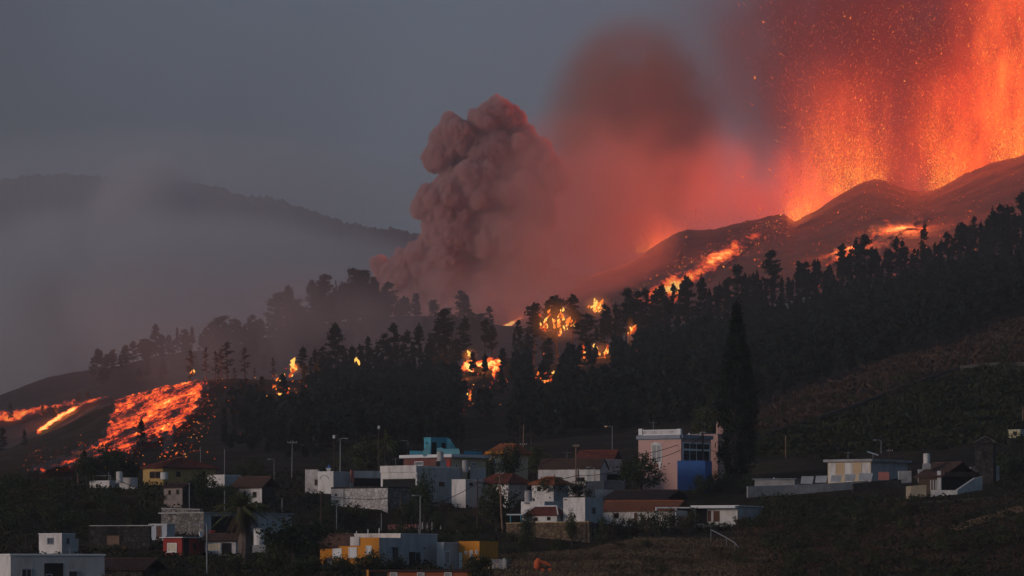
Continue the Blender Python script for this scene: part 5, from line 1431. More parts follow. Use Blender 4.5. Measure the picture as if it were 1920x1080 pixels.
wall_run('brown rubble bank wall under the red board', [(1600, 907, Yf - 11), (1640, 902, Yf - 10), (1690, 899, Yf - 9)], 0.5, rub_dark, deep=2.0)
# carport with gable
Yk = base_Y(1760, 928)
r_, b = House('open gabled carport with brown tiles and low stair wall', 1722, 1766, 1832, 893, 930, 50, [trim_dark, shade], Y=Yk + 3, cat='carport', name='carport'); b.tiles(tile_brown, 'gable', 0.5, ridge=869)  # solid block; the shade under its roof is put into the wall colours
b.slab('R', 1767, 885, 1832, 894, 0.35, tile_brown, 'fascia'); b.slab('L', 1759, 883, 1766, 925, 0.18, plaster_grey_shaded, 'pier')
for x in (1745, 1750, 1755): b.slab('L', x, 900, x + 1.6, 920, 0.08, plaster_grey_shaded, 'bar')
wall_run('low pale wall with stair climbing right beside the carport', [(1745, 919, Yk - 2), (1795, 919, Yk - 2.5), (1829, 896, Yk + 1.5), (1842, 893, Yk + 2)], 0.3, plaster_old, deep=1.0)
wall_run('cream flat wall left of the carport', [(1699, 912, Yk - 1), (1708, 911, Yk - 1), (1737, 909, Yk - 0.5)], 0.3, cream_p, deep=0.5)
tank(1737.5, 851, 869, 12.5, Yk + 5, plaster, 'upright white tank on a block behind the carport', stand=11)
wall_run('pale wall piece right of the carport gable', [(1820, 876, Yk + 27), (1842, 873, Yk + 28)], 0.3, plaster_old, deep=0.6)
wall_run('pale wall piece under the stone ruin', [(1850, 875, Yk + 27), (1874, 873, Yk + 28)], 0.3, plaster_old, deep=0.6)
r_, b = House('narrow stone ruin with pointed top high on the right', 1828, 1862, 1868, 830, 872, 12, [rub_dark, rub_dark], Y=Yk + 24, cat='ruin', name='ruin', ridge=None)
prism('gable', [(1827, 830), (1848, 818), (1866, 828), (1866, 831)], Yk + 23.8, 0.5, rub_dark, r_); prism('coping', [(1826, 831), (1826, 829.5), (1848, 816.5), (1868, 828), (1868, 830), (1848, 818.2)], Yk + 23.6, 0.7, rub_grey, r_)
b.slab('L', 1842, 845, 1852, 860, 0.05, shade, 'opening_shade')
r_, b = House('tiny pale yellow house at the right edge on the dark slope', 1891, 1913, 1920, 806, 821, 30, [surf('pale_yellow', (0.66, 0.58, 0.32), (0.5, 0.44, 0.26), bump=0), plaster_old], cat='house'); b.win('L', 1900, 809, 1907, 816, trim_dark, shade); b.cap(plaster_old, 0.1, 0.1)
# beige houses under the rubble wall
Yu = base_Y(770, 985)
r_, b = House('beige house with pale flat roof behind the two thin cypresses', 727, 800, 850, 948, 990, 26, [plaster_old, plaster_grey_shaded], Y=Yu + 8); b.cap(trim_w, 0.22, 0.35); b.win('L', 734, 957, 742, 964, trim_dark, door_brown); b.slab('L', 758, 952, 767, 966, 0.03, shade, 'opening_shade'); b.win('L', 779, 956, 785, 964, trim_w, surf('warm_curtain', (0.55, 0.42, 0.28), (0.4, 0.3, 0.2), bump=0))
r_, b = House('low house with sagging dark brown tile roof under the rubble wall', 650, 724, 738, 979, 1000, 20, [rub_dark, rub_dark], Y=Yu + 3); b.tiles(tile_dark, 'gable', 0.6, ridge=960)
wall_run('salmon red garden wall with pale posts below the beige house', [(727, 984, Yu - 3), (780, 983, Yu - 3), (842, 979, Yu + 2)], 0.2, salmon_p, deep=1.5)
for i, x in enumerate((792, 801, 810, 826)):
    pole(x, 979, 995, Yu - 3.6, 0.07, trim_w, 'pale post of the salmon red garden wall', name='fence_post', cat='post', group='pale posts along the salmon wall')
r_, b = House('low house with brown hipped roof left of the leaning pole', 850, 893, 905, 966, 985, 24, [rub_dark, rub_dark], Y=Yu + 6); b.tiles(tile_brown, 'hip', 0.5, ridge=955, inset=0.5)
r_, b = House('old house with broad brown hipped roof right of the leaning pole', 900, 972, 992, 963, 985, 22, [rub_dark, rub_dark], Y=Yu + 12); b.tiles(tile_brown, 'hip', 0.6, ridge=946, inset=0.5)
# orange and grey house in front
Yo = base_Y(711, 1066)
r_, b = House('orange and grey flat house with white shutters, front and centre', 620, 711, 756, 1008, 1072, 34, [orange_p, plaster_grey_shaded], Y=Yo)
b.slab('L', 658, 1006.5, 675, 1023, 0.14, plaster, 'white_parapet'); b.slab('L', 617, 1004, 657.5, 1024, 0.02, tile_brown, 'roof_face')
for (x0, y0, x1, y1) in ((624, 1028, 641, 1047), (654, 1026, 669.5, 1045), (686.5, 1023, 697.5, 1038)): b.win('L', x0, y0, x1, y1, trim_w, trim_w, 'shutter', sill=True, pname='slats')
b.win('R', 735, 1026, 746, 1051, trim_grey, glass, bars=1); b.slab('R', 733, 1024, 748, 1026, 0.35, plaster_grey_shaded, 'window_hood')
k = Blk(r_, 660, 751, 820, 1001, 1072, Yo + 4.0, 34, [plaster, plaster_grey_shaded]); k.cap(trim_w, 0.08, 0.04)
k.slab('R', 767, 1035, 788, 1062, 0.03, shade, 'opening_shade'); k.win('R', 778, 1036, 788, 1060, trim_grey, curtain, 'door', pname='panel'); k.win('R', 794, 1027, 796.5, 1029.5, trim_dark, shade, 'vent'); 
k3 = Blk(r_, 819, 832, 861, 1018, 1072, Yo + 7, 40, [plaster, plaster_grey_shaded], name='wing'); k3.win('R', 833, 1033, 843, 1058, trim_w, curtain); k3.cap(trim_w, 0.10, 0.08)
k4 = Blk(r_, 860, 899, 934, 1015, 1072, Yo + 7.5, 30, [orange_p, orange_p], name='wing'); k4.door('L', 881, 1032, 887, 1056, trim_w, trim_w); k4.win('L', 872, 1033, 876, 1040, trim_w, shade); k4.win('L', 892, 1031, 896, 1039, trim_w, shade); k4.slab('L', 861, 1036, 867, 1066, 0.08, trim_w, 'pilaster'); k4.cap(orange_p, 0.05, 0.03)
r_, b = House('brown roofed side wing with white posts left of the orange house', 600, 655, 662, 1026, 1070, 12, [orange_p, orange_p], Y=Yo + 3, cat='outbuilding', name='outbuilding'); b.tiles(tile_brown, 'gable', 0.3, ridge=1004)
for (x, y0, y1) in ((602, 1012, 1024), (630, 1000, 1012), (650, 999, 1010), (668.5, 996, 1008), (690, 992, 1005), (711, 990, 1002)):
    pole(x, y0, y1, Yo + 6, 0.07, trim_w, 'short white post of the mesh fence behind the orange house', name='fence_post', cat='post', group='white fence posts behind the orange house')
k = empty('shrine_hut', at(616, 1075, Yo - 6), 'small white gabled hut under the orange house', 'hut')
prism('wall', [(609.5, 1085), (609.5, 1053), (616, 1048), (622.5, 1053), (622.5, 1085)], Yo - 6, 1.4, plaster, k)
m = MB(); a, c_, e = at(608, 1054, Yo - 6.15), at(616, 1046.5, Yo - 6.15), at(624, 1054, Yo - 6.15); dv = Vector((0, 1.7, 0)); up = Vector((0, 0, 0.09))
m.hexa([a, c_, c_ + dv, a + dv], [a + up, c_ + up, c_ + dv + up, a + dv + up]); m.hexa([c_, e, e + dv, c_ + dv], [c_ + up, e + up, e + dv + up, c_ + dv + up]); m.build('roof', plaster_grey_shaded, k)
r_, b = House('low orange red building with pale windows along the bottom edge', 689, 876, 884, 1071, 1110, 4, [surf('rust_orange', (0.42, 0.12, 0.05), (0.32, 0.09, 0.04), bump=0.1), orange_p], Y=452)
b.cap(tile_dark, 0.16, 0.3); b.slab('L', 688, 1068, 692, 1090, 0.35, orange_p, 'pier')
for x in (731, 782, 833): b.win('L', x, 1073, x + 14, 1088, trim_w, curtain)
b.slab('L', 694, 1073, 726, 1090, 0.03, shade, 'opening_shade')
# bottom left dark roof and small roofs
r_, b = House('dark brown tiled roof low in the bushes right of the corner house', 150, 268, 300, 1066, 1095, 20, [rub_dark, rub_dark], Y=460); b.tiles(tile_dark, 'gable', 0.6, ridge=1050)
r_, b = House('grey concrete stand with water drums beside the small orange wing', 922, 950, 958, 1050, 1075, 30, [concrete, concrete], Y=Yo + 2, cat='outbuilding', name='outbuilding'); b.cap(concrete, 0.1, 0.1)
tank(948, 1047, 1066, 10, Yo - 1, tank_g, 'grey drum beside the table frame at the bottom')
tf = empty('table_frame', at(927, 1062, Yo - 3), 'pale wooden table frame right of the orange wing', 'frame')
m = MB(); m.box(at(915, 1058, Yo - 3), (1.1, 0, 0), (0, 0.8, 0), (0, 0, 0.1)); m.build('top', cream_p, tf)
for x in (917, 925, 932):
    m = MB(); m.tube([at(x, 1082, Yo - 2.9), at(x, 1058.2, Yo - 2.9)], 0.06, 4); m.build('leg', cream_p, tf)
# orange machine
Ym = 470
og = surf('orange_paint', (0.62, 0.13, 0.04), (0.45, 0.09, 0.035), scale=1.5, bump=0.1)
mc = empty('concrete_mixer', at(1018, 1070, Ym), 'orange farm machine with a tilted arm in the dry grass', 'machine')
def lathe(name, prof, c, ax, mat, parent, n=12):
    m = MB(); m.tube([c + ax * t for t, _ in prof], [r for _, r in prof], n); return m.build(name, mat, parent)
lathe('drum', [(0, 0.18), (0.15, 0.36), (0.8, 0.38), (1.1, 0.2)], at(1007, 1068, Ym), Vector((0.15, 0, 1)), og, mc)
m = MB(); m.tube([at(1012, 1052, Ym - .2), at(1024, 1056, Ym - .2), at(1033, 1060, Ym - .2)], [0.14, 0.17, 0.12], 6); m.build('arm', og, mc)
m = MB(); m.box(at(1010, 1068, Ym), (1.2, 0, 0), (0, 0.5, 0), (0, 0, 0.22)); m.build('chassis', trim_dark, mc)
for x in (1017, 1031):
    c = at(x, 1069, Ym - 0.15); m = MB(); m.tube([c, c + Vector((0, 0.16, 0))], 0.32, 14); wh = m.build('wheel', trim_dark, mc); m = MB(); m.tube([c - Vector((0, 0.02, 0)), c + Vector((0, 0.18, 0))], 0.2, 12); m.build('rim', og, wh)
# ------------------------------------------------------------------ poles, lamps, cables
for (px, top, base, Y, r, mat, lean, arms, box, lab) in [
 (710, 802, 890, 690, .10, pole_d, 0, None, 4, 'dark pole with a white box at its top by the palm crown'),
 (721, 826, 884, 688, .06, pole_d, 0, None, None, 'thin dark pole just right of the boxed pole'),
 (626, 820, 885, 700, .09, pole_d, 0, None, 4.5, 'dark pole with pale box left of the white lamp on the hillside'),
 (547, 826, 888, 700, .07, steel_g, 1, [(0.93, 0.7)], None, 'thin grey pole with crossarm against the dark forest'),
 (421, 842, 900, 690, .06, steel_g, 0, None, None, 'thin grey mast above the white flat house'),
 (980, 796, 896, 690, .11, pole_w, 2, [(0.62, 0.5)], None, 'thick brown pole beside the dark trees of the yellow house'),
 (975, 778, 860, 760, .06, pole_d, 0, None, None, 'tall faint pole rising behind the thick brown pole'),
 (995, 800, 870, 750, .06, pole_d, 0, None, None, 'faint short pole right of the thick brown pole'),
 (895, 898, 978, 620, .12, pole_d, 0, [(0.93, 0.5)], None, 'dark brown pole in front of the low hipped roof'),
 (943, 884, 978, 612, .13, pole_w, -7, [(0.95, 0.5)], None, 'leaning grey brown pole between the hipped roofs'),
 (1080, 832, 935, 640, .11, pole_w, 0, [(0.95, 0.4)], None, 'tall brown pole in front of the brown gabled house'),
 (1317, 806, 900, 648, .14, pole_d, 1, [(0.93, 0.35)], None, 'dark pole with insulators in front of the blue wall'),
 (1473, 817, 896, 700, .10, pole_w, 0, None, None, 'reddish brown pole right of the big cypress'),
 (1668, 840, 902, 655, .11, pole_d, 0, [(0.9, 0.4)], None, 'black pole beside the red board'),
 (1655, 850, 890, 668, .07, pole_d, 0, None, None, 'short dark pole behind the red board'),
 (751, 925, 1000, 590, .10, pole_d, 0, None, None, 'dark pole between the two thin cypresses'),
 (602, 922, 988, 600, .10, pole_d, 0, None, None, 'dark pole in the brush left of the rubble wall block'),
 (631, 945, 996, 590, .06, steel_g, 0, None, None, 'thin grey pole under the rubble wall block'),
 (715, 962, 996, 590, .06, steel_g, 0, None, None, 'thin grey pole in front of the sagging brown roof'),
 (529, 934, 972, 615, .07, steel_g, 0, None, None, 'thin grey pole right of the palm by the slab building'),
 (421, 920, 962, 610, .07, steel_g, 0, None, None, 'grey pole between the beige house and the palm'),
 (355, 905, 962, 610, .06, steel_g, 0, None, None, 'slim pole right of the small beige house'),
 (295, 918, 958, 610, .06, pole_d, 0, None, None, 'slim dark pole left of the small beige house'),
 (146, 856, 906, 680, .10, pole_w, 0, [(0.75, 0.5)], None, 'brown pole against the lower lava tongue'),
 (48, 1000, 1042, 540, .07, pole_d, 0, None, None, 'dark pole left of the white cube shed'),
 (169, 985, 1048, 535, .07, pole_d, 0, None, None, 'dark pole at the left end of the stone building'),
 (376, 838, 880, 720, .05, steel_g, 0, None, None, 'thin mast behind the yellow house roof'),
 (1451, 895, 932, 640, .09, trim_w, 0, None, None, 'short white post in front of the shed roof'),
 (1683, 1036, 1080, 480, .05, pole_w, 1, None, None, 'bare stick standing in the dark lower right brush'),
 (1918, 762, 830, 720, .10, pole_w, 0, None, None, 'brown pole cut by the right picture edge'),
 (860, 800, 870, 780, .05, pole_d, 0, None, None, 'faint mast on the slope right of the turquoise roof'),
]:
    pole(px, top, base, Y, r, mat, lab, lean, arms, box=box)
lamp_on = emit('sodium_lens', (1.0, 0.42, 0.12), 1.2)
street_lamp(388, 984, 1076, 465, 'tall white street lamp in front of the red house', -1, steel_w, .085, head=0.9)
street_lamp(788, 930, 998, 585, 'white street lamp in front of the beige house', -1, steel_w, .09, head=0.8)
street_lamp(1115, 877, 934, 640, 'white street lamp in front of the bare gable end', -1, steel_w, .09, head=0.9)
street_lamp(1148, 800, 870, 700, 'grey street lamp with glowing orange head left of the pink house', -1, steel_g, .07, lamp_on, head=0.9)
street_lamp(638, 823, 884, 695, 'white street lamp behind the white chimney', 1, steel_w, .10, head=0.8)
street_lamp(1652, 826, 900, 690, 'grey street lamp above the cream flat house', -1, steel_g, .07, head=0.9)
street_lamp(514, 862, 892, 690, 'small grey street lamp on the dark slope above the brown tiled house', -1, steel_g, .05, head=0.7)
street_lamp(765, 827, 880, 720, 'thin dark street lamp left of the turquoise roof', -1, steel_g, .05, head=0.8)
cable([(1317, 812, 648), (1197, 852, 640), (1080, 842, 640)], 0.5, 'cable crossing the pink house from the dark insulator pole')
cable([(1317, 818, 648), (1215, 862, 640), (1080, 892, 640), (895, 905, 620)], 0.6, 'lower cable crossing the pink house and the white gabled house')
cable([(1317, 838, 648), (1473, 858, 700), (1668, 856, 655)], 0.9, 'long cable running right from the blue wall to the black pole')
cable([(547, 833, 700), (421, 848, 690)], 0.5, 'cable between the two thin grey masts')
cable([(547, 832, 700), (710, 815, 690)], 0.5, 'cable between the grey crossarm pole and the boxed pole')
cable([(895, 906, 620), (780, 955, 590), (751, 935, 590)], 0.4, 'cable from the dark brown pole down to the cypress pole')
cable([(602, 928, 600), (751, 932, 590)], 0.4, 'cable crossing the face of the rubble wall block')
cable([(895, 902, 620), (943, 890, 612), (1080, 838, 640)], 0.5, 'cable from the leaning pole up to the tall brown pole')
cable([(0, 1090, 430), (180, 1054, 470)], 0.2, 'cable hanging across the white corner house')
cable([(146, 862, 680), (295, 925, 610)], 0.5, 'cable dropping over the dark bushes on the left')
cable([(1683, 1037, 480), (1700, 1076, 478)], 0.0, 'stay wire of the bare stick')
# handrail on the dry bank
hr = empty('handrail', at(1336, 994, 540), 'bent pale handrail going down the dry bank', 'handrail')
P = [at(1333, 993, 545), at(1362, 1008, 535), at(1378, 1018, 530), at(1390, 1034, 525)]
m = MB(); m.tube(P, 0.05, 6); m.build('rail', steel_g, hr)
for q in P: m = MB(); m.tube([q - Vector((0, 0, 1.2)), q], 0.04, 6); m.build('post', steel_g, hr)
# roof aerials
def aerial(px, top, base, Y, label):
    b, t = at(px, base, Y), at(px, top, Y); root = empty('roof_aerial', b, label, 'aerial')
    m = MB(); m.tube([b - Vector((0, 0, 0.3)), t], 0.035, 5); mast = m.build('mast', steel_g, root)
    m = MB(); m.box(t + Vector((-0.55, -0.02, -0.22)), (1.1, 0, 0), (0, 0.04, 0), (0, 0, 0.04))
    for k in range(6): m.box(t + Vector((-0.5 + k * 0.19, -0.35 + k * 0.03, -0.20)), (0.03, 0, 0), (0, 0.7 - k * 0.06, 0), (0, 0, 0.03))
    m.build('antenna', steel_g, root)
for px, top, base, Y, lab in [(742, 858, 872, Yg + 3, 'thin aerial on the banded parapet of the large white house'), (890, 840, 853, Yt + 9, 'aerial on the turquoise terrace right of the stair slope'), (1063, 846, 862, Yl + 4, 'aerial over the ridge of the long brown tile roof'), (1225, 790, 805, Yp + 4, 'aerial above the balustrade of the tall pink house'), (1590, 846, 862, Yf + 5, 'aerial on the cream flat house'), (785, 985, 1000, Yo + 8, 'aerial on the grey part of the orange and grey house'), (130, 1026, 1042, 444, 'aerial on the long white corner house'), (1095, 918, 932, Yc + 3, 'aerial on the white two storey cube'), (345, 848, 862, Yy + 4, 'aerial on the ridge of the yellow ochre house')]:
    aerial(px, top, base, Y, lab)
# ------------------------------------------------------------------ garden trees, palms, bushes and fields
def make_broad(name, seed, h, w, mat, trunk=True, n=26, per=34, card=0.5, low=0.25):
    rs = np.random.RandomState(seed)
    root = bpy.data.objects.new(name, None); root.empty_display_size = 0.5; link(root)
    cs = []
    for _ in range(n):
        d = rs.normal(size=3); d /= np.linalg.norm(d); r = rs.random() ** 0.45
        c = np.array([d[0] * w / 2 * r, d[1] * w / 2 * r, h * (low + (1 - low) * (0.5 + 0.5 * d[2] * r))])
        cs.append(c)
    C = np.concatenate([c + rs.normal(size=(per, 3)) * w * 0.085 * rs.uniform(0.6, 1.4) for c in cs])
    C = C[C[:, 2] > 0.02 * h]
    V, Q = cards(C, card * (0.5 + 0.9 * rs.random(len(C))), rs, 0.6)
    fast_mesh('crown' if trunk else 'foliage', V, Q, mat, parent=root)
    mb = MB(); tr = 0.05 * w
    mb.tube([Vector((0, 0, -1.0)), Vector((0.1 * tr, 0, h * 0.2)), Vector((0.4 * tr, 0.3 * tr, h * 0.55))], [tr, tr * 0.8, tr * 0.4], 6)
    for k in range(0, n, 3):
        mb.tube([Vector((0.2 * tr, 0, h * rs.uniform(0.05 if not trunk else .2, 0.4))), Vector(cs[k])], [tr * 0.4, tr * 0.08], 4, cap=False)
    mb.build('trunk' if trunk else 'stem', bark, root)
    return root
def make_cypress(seed, h, w, per=30, n=150, card=0.5):
    rs = np.random.RandomState(seed); root = bpy.data.objects.new('cypress_tree', None); link(root)
    C = []
    for _ in range(n):
        t = rs.random() ** 0.9; prof = (math.sin(math.pi * min(1, 0.16 + 0.86 * t)) ** 0.62) * (1 - 0.55 * t ** 2.2) * (1.0 if t > 0.1 else 0.8)
        a = rs.random() * 6.283; r = w / 2 * prof * (0.7 + 0.38 * rs.random())
        c = np.array([math.cos(a) * r, math.sin(a) * r, h * (0.03 + 0.95 * t)])
        C.append(c + rs.normal(size=(per, 3)) * np.array([0.05 * w, 0.05 * w, 0.12 * w]))
    C.append(np.array([0, 0, h * 0.97]) + rs.normal(size=(40, 3)) * np.array([0.03 * w, 0.03 * w, 0.2 * w]))
    C.append(np.array([0.16 * w, 0, h * 0.76]) + rs.normal(size=(90, 3)) * np.array([0.03 * w, 0.03 * w, 0.22 * w]))
    C = np.concatenate(C); V, Q = cards(C, card * (0.5 + 0.9 * rs.random(len(C))), rs, 0.45)
    fast_mesh('crown', V, Q, cyp, parent=root)
    mb = MB(); mb.tube([Vector((0, 0, -1)), Vector((0, 0, h * 0.5)), Vector((0, 0, h * 0.93))], [0.07 * w, 0.05 * w, 0.01], 7); mb.build('trunk', bark, root)
    return root
palm_leaf = leafmat('palm_leaves', (0.125, 0.135, 0.05), (0.06, 0.07, 0.03), 0.7)
palm_bark = surf('palm_bark', (0.20, 0.15, 0.12), (0.11, 0.08, 0.065), scale=2.0, bump=0.3, stretch=(3, 3, 0.5))
def make_palm(seed, h, r, fl, dead, nf=34):
    rs = np.random.RandomState(seed); root = bpy.data.objects.new('palm_tree', None); link(root)
    mb = MB(); zs = np.linspace(-1, h, 12)
    mb.tube([Vector((0.15 * math.sin(z * 0.5), 0, z)) for z in zs], [r * (1.25 if i == 0 else 1.0 + 0.06 * (i % 2)) for i in range(12)], 9); mb.build('trunk', palm_bark, root)
    def frond(m, az, up, L, droop):
        o = Vector((0, 0, h)); p, d = [], []
        for k in range(9):
            t = k / 8; x = L * t * math.cos(up) ; z = L * (t * math.sin(up) - droop * t * t)
            p.append(o + Vector((math.cos(az) * x, math.sin(az) * x, z)))
        side = Vector((-math.sin(az), math.cos(az), 0))
        for k in range(8):
            a, b = p[k], p[k + 1]; wd = L * 0.16 * math.sin(math.pi * (0.12 + 0.8 * k / 8))
            for s_ in (-1, 1):
                for q in range(2):
                    st = a + (b - a) * (q / 2); e = st + side * s_ * wd + (b - a) * 0.7 - Vector((0, 0, wd * 0.45))
                    m.add([st, st + (b - a) * 0.38, e], [(0, 1, 2)])
        m.tube(p, [0.035] * 8 + [0.01], 3, cap=False)
    m = MB()
    for k in range(nf): frond(m, rs.random() * 6.283, rs.uniform(-0.25, 1.35), fl * rs.uniform(0.75, 1.1), rs.uniform(0.25, 0.6))
    m.build('crown', palm_leaf, root)
    if dead:
        m = MB()
        for k in range(dead): frond(m, rs.random() * 6.283, rs.uniform(-1.3, -0.7), fl * rs.uniform(0.6, 1.0), 0.3)
        m.build('dead_fronds', leaf_c, root)
    return root
P_tree = [make_broad('leafy_tree', 201 + k, 6, 5.2 + 0.6 * (k % 2), [leaf_a, leaf_a, leaf_b][k % 3], n=44, per=52, card=0.34) for k in range(4)]
P_bush = [make_broad('bush', 221 + k, 2.2, 3.0, [leaf_a, leaf_b, leaf_a, leaf_c][k], trunk=False, n=20, per=30, card=0.24, low=0.05) for k in range(4)]
used2 = set()
def tree_at(proto, ph, pw, px, top, base, wpx, label, cat, group=None, Y=None):
    Y = Y or base_Y(px, base, 620); X = (px - 960) * Y / F; g = min(gz(X, Y), (HZ - base) * Y / F); h = (HZ - top) * Y / F - g; w = wpx * Y / F
    o = proto if proto.name not in used2 else copy_tree(proto); used2.add(proto.name)
    o.location = (X, Y, g); o.scale = (w / pw, w / pw, h / ph); o.rotation_euler.z = random.uniform(0, 6.28)
    return tag(o, label, cat, group)
c0 = make_cypress(300, 24, 5.4, per=40, n=330, card=0.5)
Xc = on(1381, 655); c0.location = Xc; hh = (HZ - 578) * 655 / F - Xc.z; c0.scale = (0.95, 0.95, hh / 24); tag(c0, 'huge dark cypress towering beside the pink house', 'cypress')
c1 = make_cypress(301, 5, 1.1, per=14, n=50, card=0.22)
for px, top, base, wp, lab in [(750, 958, 1002, 15, 'left one of two thin cypresses, behind the dark pole'), (771, 944, 1000, 14, 'right one of two thin cypresses, a little taller')]:
    Y = 588; X = (px - 960) * Y / F; g = gz(X, Y); o = c1 if c1.name not in used2 else copy_tree(c1); used2.add(c1.name)
    o.location = (X, Y, g); o.scale = (wp * Y / F / 1.1,) * 2 + (((HZ - top) * Y / F - g) / 5,); tag(o, lab, 'cypress', 'thin cypresses by the beige house')
pm = make_palm(310, 7.2, 0.62, 3.2, 44, 56); Y = 500; X = (455 - 960) * Y / F; g = gz(X, Y); pm.location = (X, Y, g); s_ = ((HZ - 950) * Y / F - g) / 7.2; pm.scale = (1, 1, s_); tag(pm, 'tall palm with thick trunk and hanging dead fronds', 'palm')
pm = make_palm(311, 4.0, 0.25, 2.4, 6, 40); Y = 700; X = (724 - 960) * Y / F; g = gz(X, Y); pm.location = (X, Y, g); pm.scale = (1, 1, ((HZ - 832) * Y / F - g) / 4.0); tag(pm, 'dark palm crown behind the large white house', 'palm')
pm = make_palm(312, 3.2, 0.2, 2.2, 0, 36); Y = 705; X = (1012 - 960) * Y / F; g = gz(X, Y); pm.location = (X, Y, g); pm.scale = (1, 1, ((HZ - 850) * Y / F - g) / 3.2); tag(pm, 'dark drooping palm right of the thick brown pole', 'palm')
for i, (px, top, base, w, Y, lab) in enumerate([
 (163, 850, 912, 46, 668, 'dark round tree left of the lava tongue foot'), (206, 838, 906, 66, 670, 'large dark tree in front of the lower lava, above the white tank'), (248, 862, 902, 34, 672, 'small dark tree between the white tank and the yellow house'),
 (378, 888, 950, 52, 625, 'dark tree right of the small beige house'), (426, 908, 946, 56, 622, 'low dark tree between the white flat house and the palm'), (552, 974, 1054, 118, 505, 'broad dark tree at the left of the orange house'),
 (690, 826, 886, 78, 700, 'dark tree behind the white terrace room'), (752, 832, 882, 40, 702, 'dark tree between the palm crown and the turquoise roof'),
 (955, 832, 900, 44, 655, 'dark tree in front of the yellow house with orange tiles'), (922, 850, 898, 26, 652, 'thin leafed tree at the left corner of the yellow house'), (1000, 838, 892, 40, 690, 'dim tree right of the thick brown pole'),
 (1202, 858, 924, 88, 636, 'large dark tree covering the foot of the pink house'), (1036, 896, 942, 62, 628, 'spreading dark tree above the low white flat house'), (1086, 902, 940, 46, 632, 'scraggy tree behind the white cube'),
 (932, 908, 952, 74, 620, 'leafy tree between the brown pole and the leaning pole'), (1314, 894, 938, 46, 636, 'bushy tree in front of the bright blue wall'), (1352, 884, 944, 56, 642, 'dark tree at the left foot of the huge cypress'), (1408, 890, 936, 50, 640, 'dark tree at the right foot of the huge cypress'),
 (1330, 762, 830, 70, 720, 'dim brown tree above the pink rear wing'), (820, 964, 992, 30, 588, 'small tree in front of the salmon red wall'), (895, 1040, 1086, 56, 480, 'bright leafed tree in front of the small orange wing'),
 (700, 1034, 1090, 64, 475, 'round tree in front of the orange wall corner'), (645, 1046, 1092, 60, 472, 'leafy tree below the white shutters'), (745, 1046, 1090, 50, 478, 'dark shrubby tree below the grey wall window'), (575, 1044, 1096, 70, 470, 'leafy tree left of the small white hut'),
 (795, 890, 930, 46, 612, 'dark tree leaning over the grey return of the rubble wall'), (1072, 962, 984, 26, 575, 'small tree at the foot of the white cube'), (990, 962, 988, 30, 575, 'bush like tree in front of the red tiled cottage'),
 (1880, 850, 930, 90, 640, 'dark tree mass at the right edge below the stone ruin'), (1905, 815, 880, 60, 690, 'dark tree under the tiny pale yellow house'), (512, 1030, 1085, 60, 480, 'dark tree right of the palm trunk'),
 (90, 905, 960, 70, 640, 'dark tree on the left in the thicket, taller than its neighbours'), (30, 890, 950, 70, 650, 'dark tree at the far left edge under the red lava'), (830, 1000, 1022, 40, 555, 'dark tree behind the grey wing of the orange house'), (985, 1000, 1040, 40, 535, 'small dark tree against the brown rubble wall'), (1048, 1012, 1042, 36, 530, 'round dark bush tree against the brown rubble wall')]):
    tree_at(P_tree[i % 4], 6, 5.5, px, top, base, w, lab, 'tree', None, Y)
rng = random.Random(44)
BUSH = [('hedge bushes behind the retaining wall', 'rounded dark hedge bush in front of the red roofed house', [(x, rng.uniform(968, 974) if x < 1195 else rng.uniform(958, 966) if x < 1300 else (rng.uniform(977, 982) if x < 1388 else rng.uniform(962, 970)), 996, rng.uniform(26, 44), 570) for x in range(1128, 1440, 13)]),
 ('bushes in the dark thicket on the left', 'dark bush in the thicket left of the beige house', [(rng.uniform(-10, 300), rng.uniform(905, 965), None, rng.uniform(34, 62), None) for _ in range(46)]),
 ('bushes in the dark thicket on the right', 'dark bush on the slope below the yard wall', [(rng.uniform(1420, 1720), rng.uniform(925, 972), None, rng.uniform(30, 56), None) for _ in range(40)]),
 ('scrub on the lower right slope', 'low dark scrub bush on the lower right slope', [(rng.uniform(1440, 1940), rng.uniform(965, 1075), None, rng.uniform(28, 60), None) for _ in range(56)]),
 ('bushes between the middle houses', 'dark garden bush between the middle houses', [(rng.uniform(560, 1000), rng.uniform(925, 1040), None, rng.uniform(22, 44), None) for _ in range(48)]),
 ('bushes along the back of the village', 'dark bush along the foot of the forest behind the roofs', [(rng.uniform(420, 1200), rng.uniform(855, 885), None, rng.uniform(28, 50), 700 + rng.uniform(0, 30)) for _ in range(34)]),
 ('bushes along the bottom edge', 'dark bush at the bottom edge among the front houses', [(rng.uniform(200, 680), rng.uniform(1035, 1090), None, rng.uniform(30, 60), None) for _ in range(34)]),
 ('dry shrubs in the field below the forest', 'rounded rusty brown shrub in the dry strip between forest and vineyard', [(x_, float(np.interp(x_, [1420, 1560, 1700, 1920], [782, 738, 696, 640])) + rng.uniform(-14, 30), None, rng.uniform(16, 34), None) for x_ in [rng.uniform(1425, 1925) for _ in range(64)]]),
 ('bushes on the dry bank', 'small bush on the dry bank right of the machine', [(rng.uniform(1120, 1430), rng.uniform(1010, 1078), None, rng.uniform(16, 34), None) for _ in range(20)])]
for grp, lab, L in BUSH:
    for (px, top, base, w, Y) in L:
        b_ = base if base else top + w * rng.uniform(0.45, 0.7)
        Yv = Y or base_Y(px, b_, 600)
        tree_at(P_bush[rng.choice([0, 0, 1, 2, 2, 3] if 'dry' not in grp else [3, 3, 3, 1])], 2.2, 3.0, px, top, b_, w, lab, 'bush', grp, Yv + rng.uniform(-2, 2))
